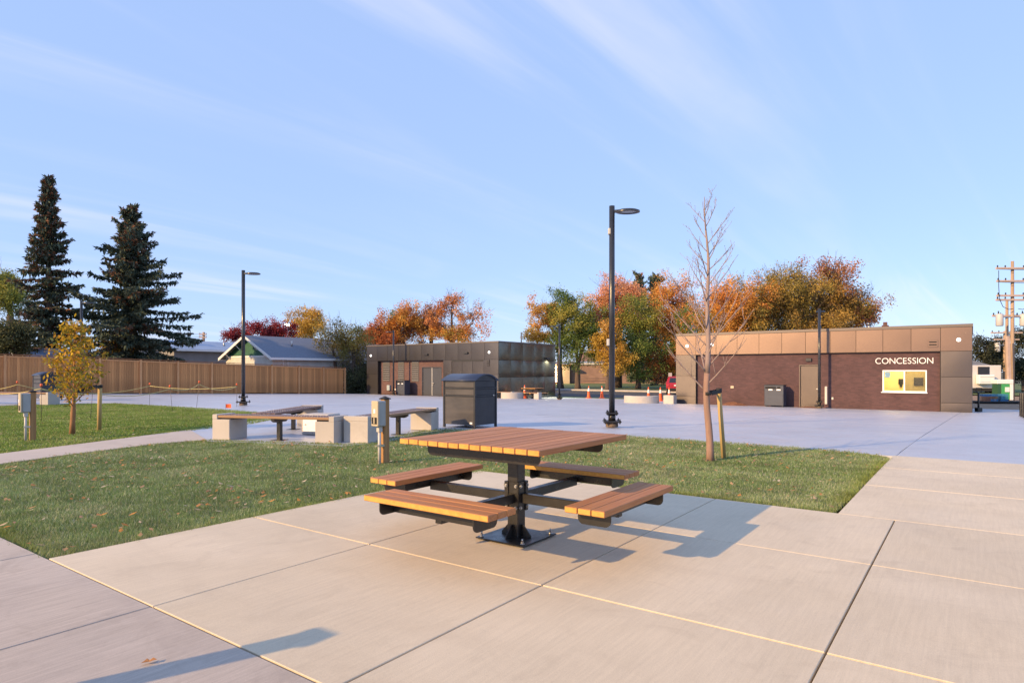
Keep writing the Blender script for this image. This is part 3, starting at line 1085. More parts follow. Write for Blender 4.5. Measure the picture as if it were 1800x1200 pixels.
def slot_bin(loc, rz, label, group):
    t = thing('litter_bin', label, 'bin', loc, rz, group)
    wx, wy, H = .98, .62, 1.14
    MB().box(0, wx, 0, wy, .05, H, .015).build('body', M_BINF2, t)
    for x in (.04, wx - .10):
        MB().box(x, x + .06, .04, wy - .04, 0, .0495).build('foot', M_BIND, t)
    MB().box(-.02, wx + .02, -.02, wy + .02, H + .001, H + .035, .01).build('lid', M_BIND, t)
    MB().box(.05, wx - .05, -.008, -.0005, .10, .70, .002).build('door_panel', M_BINF2, t)
    MB().box(.05, .60, -.01, -.001, H - .18, H - .07).build('slot', M_DARK, t)
    MB().box(.66, .82, -.01, -.001, H - .18, H - .07).build('slot', M_DARK, t)
    MB().box(.22, .42, -.012, -.0015, H - .27, H - .20).build('label_plate', M_WHITE, t)
    MB().box(.63, .83, -.012, -.0015, H - .27, H - .20).build('label_plate', M_WHITE, t)
    return t


M_BINF2 = mat('litter_bin_paint', (.055, .065, .095), .5, .2, var=(.05, .058, .085), vscale=3)
sb = slot_bin(Wz(-9.12, 35.75), RZ, 'blue grey two-slot litter bin against the brick wall of the concession', 'two-slot litter bins')
dup(sb, Wz(-37.2 + .0, 35.45), RZ, 'blue grey two-slot litter bin beside the double door of the dark building', 'two-slot litter bins')
big_bin2 = None


# ------------------------------------------------------------------ benches with concrete ends
def bench(p0, p1, label, width=.46, zt=.45, blocks=(True, True), legs=(.5,), raised=.035, group=None, studs=True):
    """p0, p1: plaza-grid ends of the FRONT edge of the slats; the bench lies behind that edge"""
    a = Vector((*W(*p0), 0)); b = Vector((*W(*p1), 0))
    L = (b - a).length
    rz = math.atan2(b.y - a.y, b.x - a.x)
    z = float(G(a.x, a.y)) - .012
    t = thing('bench', label, 'bench', (a.x, a.y, z), rz, group)
    n = 5; sw = (width - (n - 1) * .008) / n
    sl = MB().box(0, L, 0, sw, -.045, 0, .004)
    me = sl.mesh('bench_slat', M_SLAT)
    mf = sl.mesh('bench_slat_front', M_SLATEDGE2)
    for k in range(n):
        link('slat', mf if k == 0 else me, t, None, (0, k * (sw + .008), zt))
    if studs:
        s = MB()
        for x in list(np.arange(.12, .9, .11)) + list(np.arange(L - .9, L - .05, .11)):
            for k in range(n):
                s.cyl((x, (k + .5) * sw + k * .008, zt + .0005), (x, (k + .5) * sw + k * .008, zt + .008), .008, n=6)
        so = s.build('screw_heads', M_GALV, t); so['kind'] = 'stuff'
    for i, x in enumerate((-.11, L - .26)):
        if not blocks[i]:
            continue
        bl = MB()
        x0, x1 = x, x + .37
        if i == 0:
            bl.box(x0, x1, -.01, width + .02, 0, zt - .075, .006)
            bl.box(x0, -.004, -.01, width + .02, zt - .0745, zt + raised - .02, .006)
        else:
            bl.box(x0, x1, -.01, width + .02, 0, zt - .075, .006)
            bl.box(L + .004, x1, -.01, width + .02, zt - .0745, zt + raised - .02, .006)
        bl.build('concrete_end', M_BLOCK, t)
        MB().box(max(x0, .02), min(x1, L - .02), .04, width - .04, zt - .0743, zt - .0455, .002).build('bracket', M_BLACK, t)
    for lx in legs:
        x = L * lx
        y = width / 2
        lg = MB().box(x - .038, x + .038, y - .038, y + .038, .012, zt - .09, .004)
        lg.box(x - .11, x + .11, y - .11, y + .11, .001, .0115)
        lg.build('leg', M_BLACK, t)
        c = [(y - .21, zt - .046), (y + .21, zt - .046), (y + .21, zt - .08), (y + .15, zt - .115), (y - .15, zt - .115), (y - .21, zt - .08)]
        MB().prism(c, 'x', x - .035, x + .035).build('bracket', M_BLACK, t)
    return t


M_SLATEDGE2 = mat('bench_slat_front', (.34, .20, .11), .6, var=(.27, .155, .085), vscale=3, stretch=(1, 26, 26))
GB = 'slatted benches with concrete ends'
bench((-11.17, 6.22), (-9.05, 7.04), 'brown slatted bench facing the lawn, nearest of the left bench group', group=GB)
bench((-12.62, 9.05), (-11.25, 6.95), 'dark slatted bench behind the nearest bench, with one concrete end to the right', blocks=(True, False), legs=(.42,), group=GB)
bench((-8.55, 7.55), (-9.36, 10.1), 'dark slatted bench beside the large bin, behind the grey electrical box', blocks=(True, True), legs=(.53,), group=GB)


def cabinet(loc, rz):
    t = thing('electrical_cabinet', 'white access panel set in a low concrete block under the bench', 'cabinet', loc, rz)
    MB().box(-.05, .55, 0, .45, .0, .40, .02).build('concrete_base', M_BLOCK, t)
    d = MB().box(.0, .40, -.022, -.001, .06, .34, .004).build('door', M_WHITE, t)
    MB().box(-.012, .412, -.006, -.0005, .045, .355).build('door_frame', M_GREYPL, t)
    MB().cyl((.06, -.032, .2), (.06, -.023, .2), .012, n=10).build('lock', M_GALV, d)


cabinet(Wz(-10.62, 7.66), RZ + R(20))


# ------------------------------------------------------------------ electrical pedestals
def pedestal(loc, rz, label):
    t = thing('electrical_pedestal', label, 'electrical post', loc, rz, 'electrical pedestals on the lawns')
    MB().box(-.045, .045, -.045, .045, -.05, .86, .006).build('post', M_POST, t)
    c = MB().box(-.06, .06, -.06, .06, .861, .872, .003)
    c.add([(-.058, -.058, .8725), (.058, -.058, .8725), (.058, .058, .8725), (-.058, .058, .8725), (0, 0, .905)], [(0, 1, 4), (1, 2, 4), (2, 3, 4), (3, 0, 4)])
    c.build('cap', M_STRAP, t)
    bx = MB().box(-.175, -.047, -.085, .055, .50, .845, .012).build('box', M_GREYPL, t)
    MB().box(-.205, -.176, -.105, .035, .505, .845, .005).build('outlet_plate', M_BEIGE, bx)
    MB().box(-.212, -.2055, -.062, -.02, .68, .735).build('outlet', M_WHITE, bx)
    MB().box(-.2115, -.2055, -.085, .015, .535, .625).build('cover_recess', M_DARK, bx)
    MB().box(-.214, -.212, -.045, -.025, .54, .62).build('cover_bar', M_BEIGE, bx)
    MB().cyl((-.11, -.02, -.05), (-.11, -.02, .4995), .021, n=12).build('conduit', M_PIPE, t)
    MB().box(-.14, -.08, -.05, .01, .42, .4985, .004).build('conduit_fitting', M_PIPE, t)
    for z in (.22,):
        MB().box(-.135, -.0455, -.048, .008, z, z + .03).build('pipe_strap', M_GALV, t)
    return t


pd = pedestal(Wz(-6.53, 6.02), R(50), 'grey electrical box on a wooden post in the grass behind the picnic table')
dup(pd, Wz(-13.87, 4.22), R(50), 'grey electrical box on a wooden post beside the young yellow tree')
# a plain post stands just outside the picture on the left; its shadow crosses the sidewalk
op = thing('wooden_post', 'square wooden post left of the sidewalk outside the picture', 'post', (-2.76, 1.81, -.02), RZ)
MB().box(-.06, .06, -.06, .06, 0, .90, .006).build('post', M_POST, op)
MB().box(-.075, .075, -.075, .075, .901, .93, .006).build('cap', M_STRAP, op)


# ------------------------------------------------------------------ rope on thin rods
def rods():
    P = [(-16.3, 20.9, .86), (-11.65, 15.7, .88), (-11.1, 16.7, .72), (-13.6, 23.8, .77), (-10.65, 19.9, .76), (-10.75, 21.6, .88), (-9.98, 23.0, .79)]
    lab = ['thin rod with an orange cap at the far left of the rope line', 'thin rod with an orange cap in the grass between electrical box and yellow tree',
           'thin rod leaning among the branches of the young yellow tree', 'thin rod with an orange cap against the middle of the wooden fence',
           'thin leaning rod with a red cap at the lawn corner left of the benches', 'tallest leaning rod where the yellow rope peaks',
           'thin rod with a red cap right beside the lamp post behind the benches']
    tops = []
    for i, (x, y, hgt) in enumerate(P):
        z = float(G(x, y))
        ln = [0, .0, .06, .01, -.08, .10, .0][i]
        t = thing('marker_rod', lab[i], 'marker rod', (x, y, z), 0, 'marker rods holding the yellow rope')
        MB().cyl((0, 0, -.05), (ln, 0, hgt), .006, n=6).build('rod', M_STEEL, t)
        if i != 2:
            MB().lathe([(.001, hgt + .05), (.026, hgt + .045), (.03, hgt + .01), (.028, hgt - .02), (.001, hgt - .02)], 10, (ln, 0, 0)).build('cap', M_ORANGE, t)
        tops.append(Vector((x + ln * .93, y, z + hgt - .07)))
    far = Vector((-24.5, 30.5, .62)); far2 = Vector((-21.0, 24.5, .62))
    runs = [(far2, tops[0], .14), (tops[0], tops[3], .30), (tops[1], far2, .2), (tops[1], tops[2], .08), (tops[2], tops[4], .14), (tops[4], tops[5], .12), (tops[5], tops[6], .16), (tops[3], tops[6], .10)]
    lb = ['leaving the picture at the left', 'between the far-left rod and the fence', 'running back left from the rod by the electrical box', 'behind the young yellow tree', 'right of the young yellow tree',
          'sagging up to the tallest rod', 'sagging between the tallest rod and the lamp post', 'running low along the wooden fence']
    for (a, b, s), l in zip(runs, lb):
        pts = []
        for q in np.linspace(0, 1, 13):
            p = a.lerp(b, q); p.z -= s * 4 * q * (1 - q)
            pts.append(p)
        o = MB().tube(pts, .0095, 5).build('rope', M_ROPE)
        tag(o, 'yellow rope ' + l, 'rope', 'yellow ropes strung between the rods')
    t = thing('marker_flag', 'small orange marker flag on the plaza edge left of the benches', 'flag', (-9.3, 20.6, float(G(-9.3, 20.6))))
    MB().cyl((0, 0, 0), (0, 0, .19), .003, n=5).build('wire', M_STEEL, t)
    fm = MB()
    for i in range(4):
        x = .004 + i * .045
        fm.add([(x, .02 * math.sin(i), .06), (x + .045, .02 * math.sin(i + 1), .06), (x + .045, .02 * math.sin(i + 1), .19), (x, .02 * math.sin(i), .19)], [(0, 1, 2, 3)])
    fm.build('flag_cloth', M_ORANGE, t)


rods()

# ------------------------------------------------------------------ young trees by the lawn
def limb(rs, p0, d, L, n, curl_up, wob):
    pts = [Vector(p0)]
    d = Vector(d).normalized()
    for i in range(n):
        d = (d + Vector((rs.uniform(-wob, wob), rs.uniform(-wob, wob), curl_up + rs.uniform(-wob, wob) * .5))).normalized()
        pts.append(pts[-1] + d * L / n)
    return pts, d


def bare_tree():
    rs = random.Random(21)
    t = thing('bare_tree', 'leafless young tree with pinkish trunk tied to a stake right of the lamp post', 'tree', Wz(-2.99, 8.86, -.02), 0)
    tr = MB()
    H = 3.72
    pts = [Vector((0, 0, 0))]
    for i in range(1, 25):
        z = H * i / 24
        pts.append(Vector((-.02 * math.sin(z * 1.7) + .012 * math.sin(z * 5) - .02 * z, .015 * math.sin(z * 2.3), z)))
    rad = [max(.004, .050 * (1 - (i / 24)) ** .8 + .003) for i in range(25)]
    rad[0] = .058
    k = 8
    tr.tube(pts[:k + 1], rad[:k + 1], 14)
    tr.build('trunk', M_BARKP, t)
    cr = MB()
    cr.tube(pts[k:], rad[k:], 9)

    def at(z):
        i = min(23, int(z / H * 24)); f = z / H * 24 - i
        return pts[i].lerp(pts[i + 1], f)
    z = .98
    az = 0.3
    i = 0
    while z < 3.6:
        fr = (z - .98) / (3.6 - .98)
        L = (1.15 - .80 * fr) * rs.uniform(.72, 1.08)
        az += 2.4 + rs.uniform(-.5, .5)
        el = rs.uniform(.55, .85) + .15 * fr
        # the pairs spread mostly across the view, as pruned street trees do
        dx, dy = math.cos(az), math.sin(az) * .8
        d = Vector((dx * math.cos(el), dy * math.cos(el), math.sin(el)))
        base = at(z)
        pp, dd = limb(rs, base, d, L, 9, .05 if fr > .25 else .015, .085)
        r0 = (.0120 - .0065 * fr)
        cr.tube(pp, [r0 * (1 - .75 * j / 9) for j in range(10)], 6)
        for j in range(2, 9):
            for _ in range(1 if rs.random() < .8 else 2):
                if rs.random() < .25:
                    continue
                q = pp[j]
                a2 = rs.uniform(0, 6.28)
                sd2 = (d + Vector((math.cos(a2), math.sin(a2), rs.uniform(.1, .7))) * .9).normalized()
                tp, _d = limb(rs, q, sd2, L * rs.uniform(.14, .34), 4, .09, .1)
                cr.tube(tp, [r0 * .42, r0 * .36, r0 * .30, r0 * .26, r0 * .26], 4)
                # buds
                e = tp[-1]
                cr.tube([e, e + _d * .012], [.0042, .001], 4)
                if rs.random() < .6:
                    e = tp[2]
                    cr.tube([e, e + Vector((rs.uniform(-1, 1), rs.uniform(-1, 1), .8)).normalized() * .03], [.003, .0015], 4)
        z += rs.uniform(.055, .115)
        i += 1
    cr.build('crown', M_BARKG, t)
    s = thing('tree_stake', 'round pale wooden stake tied to the leafless young tree', 'stake', Wz(-2.92, 9.24, -.02), 0)
    MB().cyl((.0, 0, 0), (-.075, -.0, 1.02), .036, .034, n=12).build('stake', M_STAKE, s)
    st = thing('tree_strap', 'black strap holding the leafless young tree to its stake', 'strap', (*W(-2.99, 8.86), .93), 0)
    a = Vector((-.03, 0, 0)); b = Vector(((Vector((*W(-2.92, 9.24), 0)) - Vector((*W(-2.99, 8.86), 0)))).to_tuple()) + Vector((-.07, 0, .02))
    band = MB()
    ring = []
    ring2 = []
    for cc, r, lst in ((a + Vector((.005, 0, 0)), .060, ring), (b, .042, ring2)):
        lst.append(cc)
    band.lathe([(.044, -.02), (.048, -.02), (.048, .022), (.044, .022)], 14, tuple(a + Vector((-.003, 0, .0))))
    band.lathe([(.037, -.03), (.041, -.03), (.041, .03), (.037, .03)], 14, tuple(b + Vector((0, 0, .02))))
    d = (b - a); d.z = 0; dn = d.normalized(); pn = Vector((-dn.y, dn.x, 0))
    for sg in (-1, 1):
        p0 = a + pn * .045 * sg + dn * .03; p1 = b + pn * .036 * sg - dn * .01
        q = []
        for kk in range(6):
            p = p0.lerp(p1, kk / 5); q.append(p)
        for kk in range(5):
            v = [q[kk] + Vector((0, 0, -.024)), q[kk + 1] + Vector((0, 0, -.020)), q[kk + 1] + Vector((0, 0, .034)), q[kk] + Vector((0, 0, .028))]
            w2 = [p + pn * .004 for p in v]
            band.add(v + w2, [(0, 1, 2, 3), (7, 6, 5, 4), (0, 4, 5, 1), (3, 2, 6, 7)])
    band.build('strap_band', M_STRAP, st)


bare_tree()


def leaf_cards(rs, centers, n_each, spread, size, cols, up=.25, aspect=.55):
    """diamond leaves scattered round cluster centres; returns verts, faces, colours"""
    k = len(centers)
    n = k * n_each
    c = np.repeat(centers, n_each, 0)
    off = rs.randn(n, 3) * (np.repeat(spread, n_each)[:, None] if hasattr(spread, '__len__') else spread)
    p = c + off
    a = rs.randn(n, 3); a /= np.linalg.norm(a, axis=1)[:, None]
    b = rs.randn(n, 3); b -= a * (a * b).sum(1)[:, None]; b /= np.linalg.norm(b, axis=1)[:, None]
    s = size * (.6 + .8 * rs.rand(n))[:, None]
    v = np.stack([p - a * s, p - b * s * aspect, p + a * s, p + b * s * aspect], 1)
    f = np.arange(n * 4).reshape(n, 4)
    col = np.repeat(cols, n_each, 0) * (.72 + .56 * rs.rand(n, 1))
    return v.reshape(-1, 3), f, np.repeat(col, 4, 0)


def yellow_tree():
    rs = random.Random(5); nr = np.random.RandomState(5)
    t = thing('young_tree', 'small young tree with yellow and olive leaves tied to a stake on the left lawn', 'tree', Wz(-14.48, 5.06, -.02), 0)
    tr = MB()
    pts = [Vector((.0, 0, 0)), Vector((.01, 0, .25)), Vector((.02, 0, .45)), Vector((.03, 0, .62)), Vector((.05, 0, 1.0)), Vector((.04, 0, 1.45)), Vector((.06, 0, 1.9)), Vector((.06, 0, 2.2))]
    tr.tube(pts, [.055, .046, .045, .034, .024, .017, .01, .004], 10)
    cl = []; cc = []
    pal = [np.array(c) for c in ((.42, .27, .022), (.48, .31, .02), (.27, .22, .028), (.17, .165, .035), (.44, .23, .03), (.13, .15, .04))]
    z = .48; az = 0
    while z < 2.12:
        fr = (z - .48) / 1.64
        L = (.72 * (1 - fr) ** .7 + .12) * rs.uniform(.75, 1.1)
        az += 2.4 + rs.uniform(-.4, .4)
        el = rs.uniform(.45, .8)
        d = Vector((math.cos(az) * math.cos(el), math.sin(az) * math.cos(el), math.sin(el)))
        i = 0
        while i < len(pts) - 2 and pts[i + 1].z < z:
            i += 1
        base = pts[i].lerp(pts[i + 1], (z - pts[i].z) / (pts[i + 1].z - pts[i].z))
        pp, _ = limb(rs, base, d, L, 7, .03, .12)
        tr.tube(pp, [.013 * (1 - .8 * j / 7) for j in range(8)], 5)
        for j in range(2, 8):
            for _ in range(3):
                off = Vector((rs.uniform(-1, 1), rs.uniform(-1, 1), rs.uniform(-.6, .6))) * .12
                cl.append(pp[j] + off)
                m = rs.random()
                green = m < .35 + .25 * (pp[j].x > .25)
                cc.append(pal[rs.choice([2, 3, 5] if green else [0, 1, 4, 0])] * 1.25)
                if rs.random() < .4:
                    tr.tube([pp[j], pp[j] + off], [.004, .002], 4)
        z += rs.uniform(.05, .085)
    tr.build('trunk', M_BARKO, t)
    v, f, c = leaf_cards(nr, np.array([tuple(p) for p in cl]), 4, .05, .043, np.array(cc), aspect=.42)
    link('crown', np_mesh('crown', v, f, M_LEAF, c), t)
    s = thing('tree_stake', 'wooden stake standing right of the young yellow tree', 'stake', Wz(-15.0, 5.74, -.02), 0)
    MB().cyl((0, 0, 0), (.02, 0, .98), .042, .04, n=12).build('stake', M_STAKE, s)
    st = thing('tree_strap', 'black strap between the young yellow tree and its stake', 'strap', (*W(-14.48, 5.06), .84), 0)
    b = Vector((*W(-15.0, 5.74), 0)) - Vector((*W(-14.48, 5.06), 0))
    q = MB(); dn = b.normalized(); pn = Vector((-dn.y, dn.x, 0))
    for sg in (-1, 1):
        v = [Vector((.04, 0, -.04)) + pn * .03 * sg, b + Vector((0, 0, .06)) + pn * .045 * sg, b + Vector((0, 0, .115)) + pn * .045 * sg, Vector((.04, 0, .02)) + pn * .03 * sg]
        q.add(v + [p + pn * .004 for p in v], [(0, 1, 2, 3), (7, 6, 5, 4), (0, 4, 5, 1), (3, 2, 6, 7)])
    q.lathe([(.043, .05), (.048, .05), (.048, .115), (.043, .115)], 12, (b.x + .018, b.y, 0))
    q.build('strap_band', M_STRAP, st)


yellow_tree()


# ------------------------------------------------------------------ cedar fence
def fence():
    x, y = W(-43.2, 9.0)
    t = thing('wooden_fence', 'tall brown cedar board fence along the left back of the plaza', 'fence', (x, y, 0), RZ)
    pitch = .142
    n = int((35.2 - 9.0) / pitch)
    me = MB().box(-.012, .012, 0, pitch - .006, 0, 2.08, .003).mesh('fence_board', M_FENCE)
    rs = random.Random(4)
    for i in range(n):
        v = 9.0 + i * pitch
        link('board', me, t, None, (rs.uniform(-.004, .004), v - 9.0, Guv(-43.2, v) + .04))
    pm = MB().box(-.045, .06, -.06, .06, -.1, 2.16, .006).mesh('fence_post', M_FENCEP)
    posts = [9.48, 11.85, 14.2, 16.55, 18.9, 21.25, 23.6, 25.95, 28.3, 30.7, 33.05, 35.25]
    for v in posts:
        link('post', pm, t, None, (.055, v - 9.0, Guv(-43.2, v)))
    for i in range(len(posts) - 1):
        v0, v1 = posts[i], posts[i + 1]
        z0, z1 = Guv(-43.2, v0), Guv(-43.2, v1)
        zf = lambda a, b: z0 + (z1 - z0) * (b - (v0 - 9)) / (v1 - v0)
        MB().box(-.05, .125, v0 - 9 - .0, v1 - 9 - .004, 2.165, 2.205, .003, zf=zf).build('cap_rail', M_FENCECAP, t)
        MB().box(.0135, .04, v0 - 9 + .06, v1 - 9 - .06, 2.02, 2.115, .003, zf=zf).build('rail', M_FENCEP, t)


fence()


# ------------------------------------------------------------------ metal-clad buildings
def panel(t, x0, x1, z0, z1, m, y=0.0, bulge=.006, seed=0, face='front', name='panel', n=4):
    """a pillowed sheet panel with returned edges; face front = towards -y, side = towards +x at given y"""
    rs = random.Random(seed)
    g = .009
    k0 = rs.uniform(.5, 1.3)
    x0 += g; x1 -= g; z0 += g; z1 -= g
    vs = []; fs = []
    for j in range(n + 1):
        for i in range(n + 1):
            a, b = i / n, j / n
            e = (1 - (2 * a - 1) ** 4) * (1 - (2 * b - 1) ** 4)
            dpt = bulge * e * rs.uniform(.8, 1.2) * k0 if 0 < i < n and 0 < j < n else 0
            vs.append((x0 + (x1 - x0) * a, -dpt, z0 + (z1 - z0) * b))
    for j in range(n):
        for i in range(n):
            k = j * (n + 1) + i
            fs.append((k, k + 1, k + n + 2, k + n + 1))
    mb = MB().add(vs, fs, True)
    d = .03
    mb.add([(x0, 0, z0), (x1, 0, z0), (x1, 0, z1), (x0, 0, z1), (x0, d, z0), (x1, d, z0), (x1, d, z1), (x0, d, z1)],
           [(0, 4, 5, 1), (1, 5, 6, 2), (2, 6, 7, 3), (3, 7, 4, 0)])
    if face == 'side':
        mb.v = [(-p[1], p[0], p[2]) for p in mb.v]      # x0..x1 now runs along +y, front towards +x
        mb.v = [(p[0] + y, p[1], p[2]) for p in mb.v]
    else:
        mb.v = [(p[0], p[1] + y, p[2]) for p in mb.v]
    return mb.build(name, m, t)


def disc_light(t, x, z, r=.085, y=0.0):
    o = MB().lathe([(.001, -.045), (r * .8, -.042), (r, -.02), (r, 0)], 18).xf(Matrix.Translation((x, y, z)) @ Matrix.Rotation(R(-90), 4, 'X'))
    return o.build('disc_light', M_DISC, t)


def concession():
    X0 = -14.39; zb = -.74
    t = thing('concession_building', 'concession building of dark brick with a metal panel band tinted by sunset glow and lit serving window', 'building', (*W(X0, 36.5), zb), RZ)
    Z = lambda z: z - zb
    L = 14.37; D = 9.0
    zt, zband = Z(3.30), Z(2.17)
    bx0, bx1 = 1.22, 13.14                         # brick between the two corner pillars
    w0, w1, wz0, wz1 = 10.73, 12.59, Z(.19), Z(1.27)   # window opening
    d0, d1, dz1 = 6.88, 7.87, Z(1.52)                 # door opening
    yb = .14
    for (a, b, c, d) in [(bx0, d0 - .04, .0, zband), (d1 + .04, w0, .0, zband), (w1, bx1, .0, zband), (w0, w1, .0, wz0), (w0, w1, wz1, zband), (d0 - .04, d1 + .04, dz1 + .05, zband)]:
        MB().box(a, b, yb, yb + .25, c, d).build('brick_wall', M_BRICK, t)
    # body behind
    sh = MB()
    sh.box(0.06, .10, .05, D, 0, zt); sh.box(.1, L - .1, D - .1, D, 0, zt)
    sh.build('side_wall', M_BRONZE, t)
    MB().box(.02, L - .02, .04, D, zt - .05, zt + .02).build('roof_deck', M_CAP, t)
    MB().box(-.03, L + .03, -.035, .05, zt + .0, zt + .14, .006).box(-.03, .05, .05, D, zt, zt + .14).box(L - .05, L + .03, .05, D, zt, zt + .14).build('roof_flashing', M_CAP, t)
    MB().box(bx0, bx1, .0, yb + .2, zband - .02, zband - .004).build('soffit', M_DARK, t)
    # panel band, sunset glow in its colour
    xs = [0, 1.22] + [1.22 + i * (bx1 - 1.22) / 10 for i in range(1, 11)] + [L]
    for i in range(len(xs) - 1):
        panel(t, xs[i], xs[i + 1], zband, zt, M_BANDGLOW, seed=i, bulge=.004)
    # pillars
    zs = [.0, Z(-.28), Z(.95), zband]
    for j in range(3):
        panel(t, 0, 1.22, zs[j], zs[j + 1], M_PANEL, seed=40 + j, bulge=.006)
        panel(t, bx1, L, zs[j], zs[j + 1], M_PANEL, seed=50 + j, bulge=.012)
    MB().box(bx1 - .02, bx1 + .0, .0, yb + .2, 0, zband).build('pillar_return', M_DARK, t)
    MB().box(bx0, bx0 + .02, .0, yb + .2, 0, zband).build('pillar_return', M_DARK, t)
    MB().box(.02, 1.20, .035, .3, .0, zt).box(bx1 + .02, L - .02, .035, .3, 0, zt).box(1.2, bx1 + .02, .035, .12, zband + .01, zt).build('backing', M_DARK, t)
    # right side wall panels
    zz = [0, Z(-.28), Z(.95), zband, zt]
    for i in range(7):
        for j in range(4):
            panel(t, .02 + i * 1.28, .02 + (i + 1) * 1.28, zz[j], zz[j + 1], M_PANEL, y=L, seed=70 + i * 4 + j, face='side')
    # door
    dr = MB().box(d0 + .02, d1 - .02, yb + .06, yb + .11, .02, dz1 - .01, .004).build('door', M_DOORC, t)
    MB().box(d0 - .038, d0 + .012, yb - .01, yb + .14, 0, dz1 + .048).box(d1 - .012, d1 + .038, yb - .01, yb + .14, 0, dz1 + .048).box(d0 + .012, d1 - .012, yb - .01, yb + .14, dz1, dz1 + .048).build('door_frame', M_DOORC, t)
    MB().box(d1 - .20, d1 - .06, yb + .0, yb + .055, .99, 1.05, .01).build('handle', M_GALV, dr)
    MB().box(d1 - .12, d1 - .09, yb + .02, yb + .058, .60, .80, .005).build('pull', M_GALV, dr)
    MB().box(7.18, 7.46, -.10 + yb, yb - .001, Z(1.74), Z(1.91), .01).build('wall_light', M_BIND, t)
    # window: frame, mullion, panes, sill
    f = .055
    wf = MB()
    y0, y1 = yb - .045, yb + .08
    wf.box(w0, w0 + f, y0, y1, wz0, wz1).box(w1 - f, w1, y0, y1, wz0, wz1).box(w0 + f, w1 - f, y0, y1, wz1 - f, wz1).box(w0 + f, w1 - f, y0, y1, wz0, wz0 + f)
    wm = w0 + .50 * (w1 - w0)
    wf.box(wm - .03, wm + .03, y0 + .01, y1, wz0 + f, wz1 - f)
    win = wf.build('window', M_WHITE, t)
    MB().box(w0 - .06, w1 + .03, yb - .09, yb + .0, wz0 - .045, wz0 - .001, .004).build('sill', M_WHITE, win)
    MB().box(w0 + f, wm - .03, yb + .03, yb + .036, wz0 + f, wz1 - f).build('pane', M_GLASS, win)
    MB().box(wm + .03, w1 - f, yb + .02, yb + .026, wz0 + f, wz1 - f).build('pane', M_SCREEN, win)
    # lit room behind the window
    ra, rb, rd = w0 - 1.2, w1 + .5, 3.4
    rm = MB()
    rm.box(ra, rb, rd, rd + .1, 0, 2.85).box(ra - .1, ra, yb + .25, rd, 0, 2.85).box(rb, rb + .1, yb + .25, rd, 0, 2.85)
    rm.box(ra, rb, yb + .25, rd, 2.86, 2.95).box(ra, rb, yb + .25, rd, -.02, .01)
    rm.build('serving_room', M_ROOM, t)
    MB().box(ra + .3, rb - .2, rd - .7, rd - .02, .82, .88).box(ra + .32, rb - .22, rd - .66, rd - .04, .02, .819).build('counter', M_OFFW, t)
    MB().box(w0 + .42, w0 + .66, rd - .09, rd - .002, 1.25, 1.55, .02).box(w0 + .48, w0 + .60, rd - .13, rd - .091, 1.10, 1.50, .01).build('wall_phone', M_BIND, t)
    MB().box(w0 + 1.12, w0 + 1.55, rd - .08, rd - .002, 1.18, 1.62, .01).build('switch_panel', M_BIND, t)
    MB().box(w0 + 1.75, w0 + 2.6, rd - .30, rd - .002, 1.15, 1.18).box(w0 + 1.75, w0 + 2.6, rd - .30, rd - .002, 1.45, 1.48).build('shelf', M_OFFW, t)
    MB().box(w0 + .09, w0 + .32, yb + .04, yb + .042, wz1 - .36, wz1 - .075).build('notice', M_NOTICE, win)
    lt = bpy.data.lights.new('room_light', 'POINT'); lt.energy = 120; lt.color = (1, .84, .52); lt.shadow_soft_size = .25
    lo = bpy.data.objects.new('room_light', lt); COL.objects.link(lo); lo.parent = t; lo.location = ((w0 + w1) / 2 - .2, 1.6, 2.55)
    # vent, discs, small fittings
    v = MB().box(12.64, 13.04, -.035, -.012, Z(2.37), Z(2.71), .006).build('vent', M_BANDGLOW, t)
    for z in (Z(2.46), Z(2.59)):
        MB().box(12.69, 12.99, -.042, -.0352, z, z + .055).build('slot', M_DARK, v)
    for x, z in ((.70, 2.70), (2.18, 2.74), (13.85, 2.70)):
        disc_light(t, x, Z(z), y=-.006)
    MB().box(3.20, 3.38, yb - .03, yb - .001, Z(.24), Z(.38), .004).build('outlet_box', M_BEIGE, t)
    MB().box(8.10, 8.22, yb - .08, yb - .001, Z(-.52), Z(.42), .02).build('post_cover', M_OFFW, t)
    MB().box(8.42, 8.50, yb - .02, yb - .001, Z(-.26), Z(-.14)).build('outlet_box', M_OFFW, t)
    # roof vents
    MB().cyl((9.9, 2.2, zt), (9.9, 2.2, zt + .42), .10, n=14).cyl((9.9, 2.2, zt + .42), (9.9, 2.2, zt + .46), .15, n=14).build('roof_vent', M_GALV, t)
    MB().box(10.5, 10.8, 2.0, 2.3, zt, zt + .33).box(10.56, 10.74, 2.06, 2.24, zt + .33, zt + .5).build('roof_vent', M_BRICK2, t)
    # letters
    sg = thing('concession_sign', 'raised white letters reading CONCESSION on the dark brick wall', 'sign', (*W(X0, 36.5), zb), RZ)
    word = 'CONCESSION'
    ms = []
    for ch in word:
        cu = bpy.data.curves.new('letter', 'FONT')
        cu.body = ch; cu.size = .42; cu.extrude = .018; cu.offset = -.003
        cu.materials.append(M_WHITE)
        tmp = bpy.data.objects.new('letter_curve', cu); COL.objects.link(tmp)
        bpy.context.view_layer.update()
        lme = bpy.data.meshes.new_from_object(tmp.evaluated_get(bpy.context.evaluated_depsgraph_get()))
        bpy.data.objects.remove(tmp)
        ms.append((lme, min(v.co.x for v in lme.vertices), max(v.co.x for v in lme.vertices)))
    x0, x1 = 10.42, 12.85
    gap = .045
    s = (x1 - x0 - gap * 9) / sum(m[2] - m[1] for m in ms)
    x = x0
